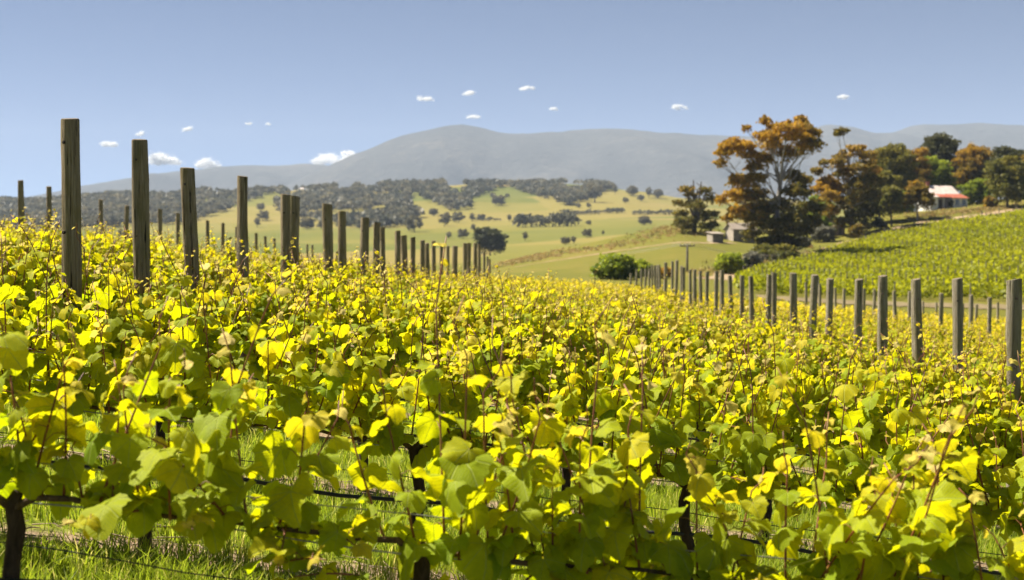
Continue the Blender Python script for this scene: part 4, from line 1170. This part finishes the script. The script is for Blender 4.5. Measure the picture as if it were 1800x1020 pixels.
# middle rows: individual vines, copies of ten plants, foliage of each plant one part
mid = []
for v in range(10):
    rng = np.random.default_rng(3000 + v); plan = vine_plan(rng, VL, -.11, .96 + .08 * rng.random(), .038, 0, .08, None, .84)
    V, Fq, T, Uv = fold_foliage(plan, rng, LEAF_FINE if v < 6 else LEAF_LOW)
    mb = MB()
    for pts, rad, leaves in plan: shoot_geo(mb, pts, [r * 1.15 for r in rad], leaves)
    mid.append((np_mesh('foliage', V, Fq, M['leaf_mesh'], True, T, Uv), mb.mesh('shoots', M['shoot'], True),
                trunk_geo(rng, VL, -.11).mesh('trunk', M['vine_bark'], True), arm_geo(rng, VL, -.11).mesh('cane', M['cane'], True)))
count = 0; last_row = 3
for k in range(3, 40):
    xs = row_slots(k)
    if count + len(xs) > 300: break
    last_row = k + 1
    for j, x in enumerate(xs):
        y = row_y(k, x); root = empty('grapevine', (x, y, H(x, y)))
        sx = random.uniform(.95, 1.08); root.scale = (1.0, random.choice((-1, 1)) * 1.0, sx)
        tag(root, 'yellow-green grapevine in the %s row from the camera, %s from the left' % (ORD[k], ORD[j]), 'grapevine', 'grapevines of the middle rows')
        pm = mid[random.randrange(10)]
        f = mobj('foliage', pm[0], root); f['kind'] = 'stuff'
        f = mobj('shoots', pm[1], root); f['kind'] = 'stuff'
        if k < 9: mobj('trunk', pm[2], root); mobj('cane', pm[3], root)
        count += 1
# far rows as one mass
def build_far_rows():
    rng = np.random.default_rng(88); pos = []; tt = []
    for k in range(last_row, 41):
        Y = row_y(k); n = int((.86 * Y + 4) * 105)
        x = rng.uniform(-(.43 * Y + 2), .43 * Y + 2, n); y = row_y(k, x) + rng.normal(0, .16, n)
        hz = np.clip(rng.normal(.86, .20, n), .45, 1.45) + .12 * fbm(x / .5, np.full(n, k * 3.3), 40, 2)
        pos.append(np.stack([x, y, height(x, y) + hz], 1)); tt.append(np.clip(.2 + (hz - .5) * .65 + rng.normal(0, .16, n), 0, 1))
    pos = np.concatenate(pos); tt = np.concatenate(tt)
    v, f = quads_cloud(pos, rng.uniform(.055, .10, len(pos)), rng)
    # keep the cards leaf-shaped: widen
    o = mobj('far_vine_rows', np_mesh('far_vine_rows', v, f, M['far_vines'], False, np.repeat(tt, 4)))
    tag(o, 'far rows of yellow-green vines running to the crest', kind='stuff')
build_far_rows()

# ------------------------------------------------------------------ trellis wires and drip lines
for k in range(5):
    Y = row_y(k); x0, x1 = -(.42 * Y + 2), .42 * Y + 2
    def line(h, r, name, mat, label, cat, dy=0.0, wob=.006):
        xs = np.linspace(x0, x1, 40); pts = []
        for i, x in enumerate(xs):
            y = row_y(k, x); sag = -.012 * math.sin(math.pi * ((x / VL) % 1)) + wob * math.sin(x * 5 + k + h * 20)
            pts.append((x, y + dy, H(x, y) + h + sag))
        mb = MB(); mb.tube(pts, r, 6); o = mb.build(name, mat, None, True)
        tag(o, label, cat, 'trellis wires and drip lines')
    rn = ['nearest', 'second', 'third', 'fourth', 'fifth'][k]
    line(CORD - .015, .0030, 'trellis_wire', M['wire'], 'steel wire carrying the canes of the %s vine row' % rn, 'wire')
    line(CORD + .10, .0022, 'trellis_wire', M['wire'], 'upper thin wire above the canes of the %s vine row' % rn, 'wire', .03)
    if k < 4:
        line(.50, .0024, 'trellis_wire', M['black_pipe'], 'thin dark wire below the canes of the %s vine row' % rn, 'wire', .02, .012)
        line(.40, .0100, 'drip_line', M['black_pipe'], 'black irrigation pipe slung low along the %s vine row' % rn, 'pipe', -.02, .012)

# ------------------------------------------------------------------ grass and prunings between the rows
def build_grass():
    rng = np.random.default_rng(5); n = 150000
    Y = rng.uniform(2.9, 13.5, n); X = rng.uniform(-.47, .47, n) * Y
    d = np.abs(((Y - RSL * X - ROW0) / DROW + .5) % 1 - .5) * DROW
    patch = fbm(X / .35, Y / .35, 12, 3)
    keep = (rng.random(n) < np.clip((d + patch * .35 - .10) / .20, .05, 1)) & (rng.random(n) < np.clip(6.0 / Y, .3, 1))
    X, Y, d, patch = X[keep], Y[keep], d[keep], patch[keep]; n = len(X); Z = height(X, Y)
    h = rng.uniform(.05, .15, n) * (1 + .6 * patch); w = rng.uniform(.0022, .0045, n)
    a = rng.uniform(0, 6.28, n); lean = rng.normal(0, .45, (n, 2))
    bx = np.cos(a) * w; by = np.sin(a) * w
    p0 = np.stack([X - bx, Y - by, Z - .01], 1); p1 = np.stack([X + bx, Y + by, Z - .01], 1)
    m = np.stack([X + lean[:, 0] * h * .3, Y + lean[:, 1] * h * .3, Z + h * .6], 1)
    m0 = m - np.stack([bx, by, 0 * bx], 1) * .7; m1 = m + np.stack([bx, by, 0 * bx], 1) * .7
    tp = np.stack([X + lean[:, 0] * h, Y + lean[:, 1] * h, Z + h], 1)
    V = np.stack([p0, p1, m1, m0, tp], 1).reshape(-1, 3); b = np.arange(n) * 5
    f4 = np.stack([b, b + 1, b + 2, b + 3], 1); f3 = np.stack([b + 3, b + 2, b + 4], 1)
    t = np.clip(.35 + rng.normal(0, .2, n) + (rng.random(n) < .08) * .6, 0, 1)
    o = mobj('grass', np_mesh('grass', V, [f4, f3], M['grass_blade'], False, np.repeat(t, 5)))
    tag(o, 'bright green grass growing between the vine rows', kind='stuff')
    mb = MB(); rg = random.Random(3)
    for i in range(320):
        k = rg.choice((0, 1, 1, 1, 2, 2, 3)); x = rg.uniform(-.45, .45) * row_y(k); y = row_y(k, x) + rg.gauss(0, .18)
        L = rg.uniform(.08, .45); a = rg.gauss(0, .6); z = H(x, y)
        pts = [(x + math.cos(a) * L * s, y + math.sin(a) * L * s + .02 * math.sin(s * 4 + i), H(x + math.cos(a) * L * s, y) + .015 + .03 * rg.random()) for s in (0, .35, .7, 1)]
        r = rg.uniform(.002, .0055); mb.tube(pts, [r, r * .9, r * .8, r * .5], 5)
    o = mb.build('prunings', M['twig']); tag(o, 'dry pruned twigs lying on the bare soil under the vines', kind='stuff')
build_grass()

# ------------------------------------------------------------------ clouds (beyond the haze)
CLOUDS = [ # px, py, half width px, half height px, label
    (192, 252, 14, 9, 'small round white cloud between the two tallest posts'),
    (246, 235, 7, 5, 'scrap of cloud just above the second tall post'),
    (288, 279, 27, 14, 'puffy white cloud right of the second tall post'),
    (367, 288, 22, 11, 'low puffy cloud above the third tall post'),
    (327, 227, 11, 5, 'thin slanting cloud high above the low puffy one'),
    (438, 217, 7, 3.5, 'left one of a pair of tiny clouds'),
    (470, 218, 5, 3, 'right one of a pair of tiny clouds'),
    (600, 279, 58, 13, 'largest white cloud resting behind the mountain shoulder'),
    (747, 173, 17, 6, 'flat white cloud left of the three above the mountain summit'),
    (826, 163, 15, 5.5, 'middle one of three flat clouds above the mountain summit'),
    (926, 155, 15, 5, 'right one of three flat clouds above the mountain summit'),
    (833, 205, 13, 5, 'little cloud just over the mountain summit'),
    (973, 192, 9, 4, 'faint wisp right of the mountain summit'),
    (1193, 189, 18, 5, 'flat little cloud above the right half of the mountain'),
    (1482, 171, 10, 5, 'lone little cloud above the pointed peak'),
]
for i, (px, py, hw, hh, lab) in enumerate(CLOUDS):
    D = 10500.0; c = P(px, py, D); u = D / F; rng = np.random.default_rng(600 + i)
    pos, siz = [], []; nb = 6 + int(hw / 2.5)
    for j in range(nb):
        s = rng.uniform(-1, 1); env = math.sqrt(max(0.04, 1 - s * s))
        r = hh * u * rng.uniform(.40, .85) * (.30 + .70 * env)
        cz = -hh * u * .55 + rng.uniform(0, 1) ** 1.3 * hh * u * 1.15 * env
        cen = np.array([s * hw * u * .88, rng.uniform(-1, 1) * hw * u * .3, cz + (s * hh * u * .5 if i in (4, 9) else 0)])
        m = 260
        d = rng.normal(size=(m, 3)); d /= np.linalg.norm(d, axis=1)[:, None]
        d = d * (r * rng.random((m, 1)) ** .45) * np.array([1.5, 1.2, .7]) * (1 + 1.5 * (tail := rng.random((m, 1)) ** 5))
        pos.append(cen + d); siz.append(r * rng.uniform(.08, .28, m) * (1 - .6 * tail[:, 0]))
    pos = np.concatenate(pos); siz = np.concatenate(siz)
    v, f = quads_cloud(pos, siz, rng)
    o = mobj('cloud', np_mesh('cloud', v, f, M['cloud']), None, c)
    tag(o, lab, 'cloud', 'small fair weather clouds')

# ------------------------------------------------------------------ haze
def build_haze():
    t = NT('valley_haze')
    pv = t.n('VolumePrincipled'); pv.inputs['Color'].default_value = (.66, .79, 1.0, 1); pv.inputs['Density'].default_value = HAZE
    pv.inputs['Anisotropy'].default_value = 0.0
    t.t.links.new(pv.outputs[0], t.out.inputs['Volume'])
    t.m.volume_intersection_method if hasattr(t.m, 'volume_intersection_method') else None
    mb = MB(); mb.box(-18200, 18200, -60, 9300, -60, 930)
    o = mb.build('haze', t.m); tag(o, 'thin blue haze over the valley', kind='stuff')
HAZE = 0.80e-4
build_haze()
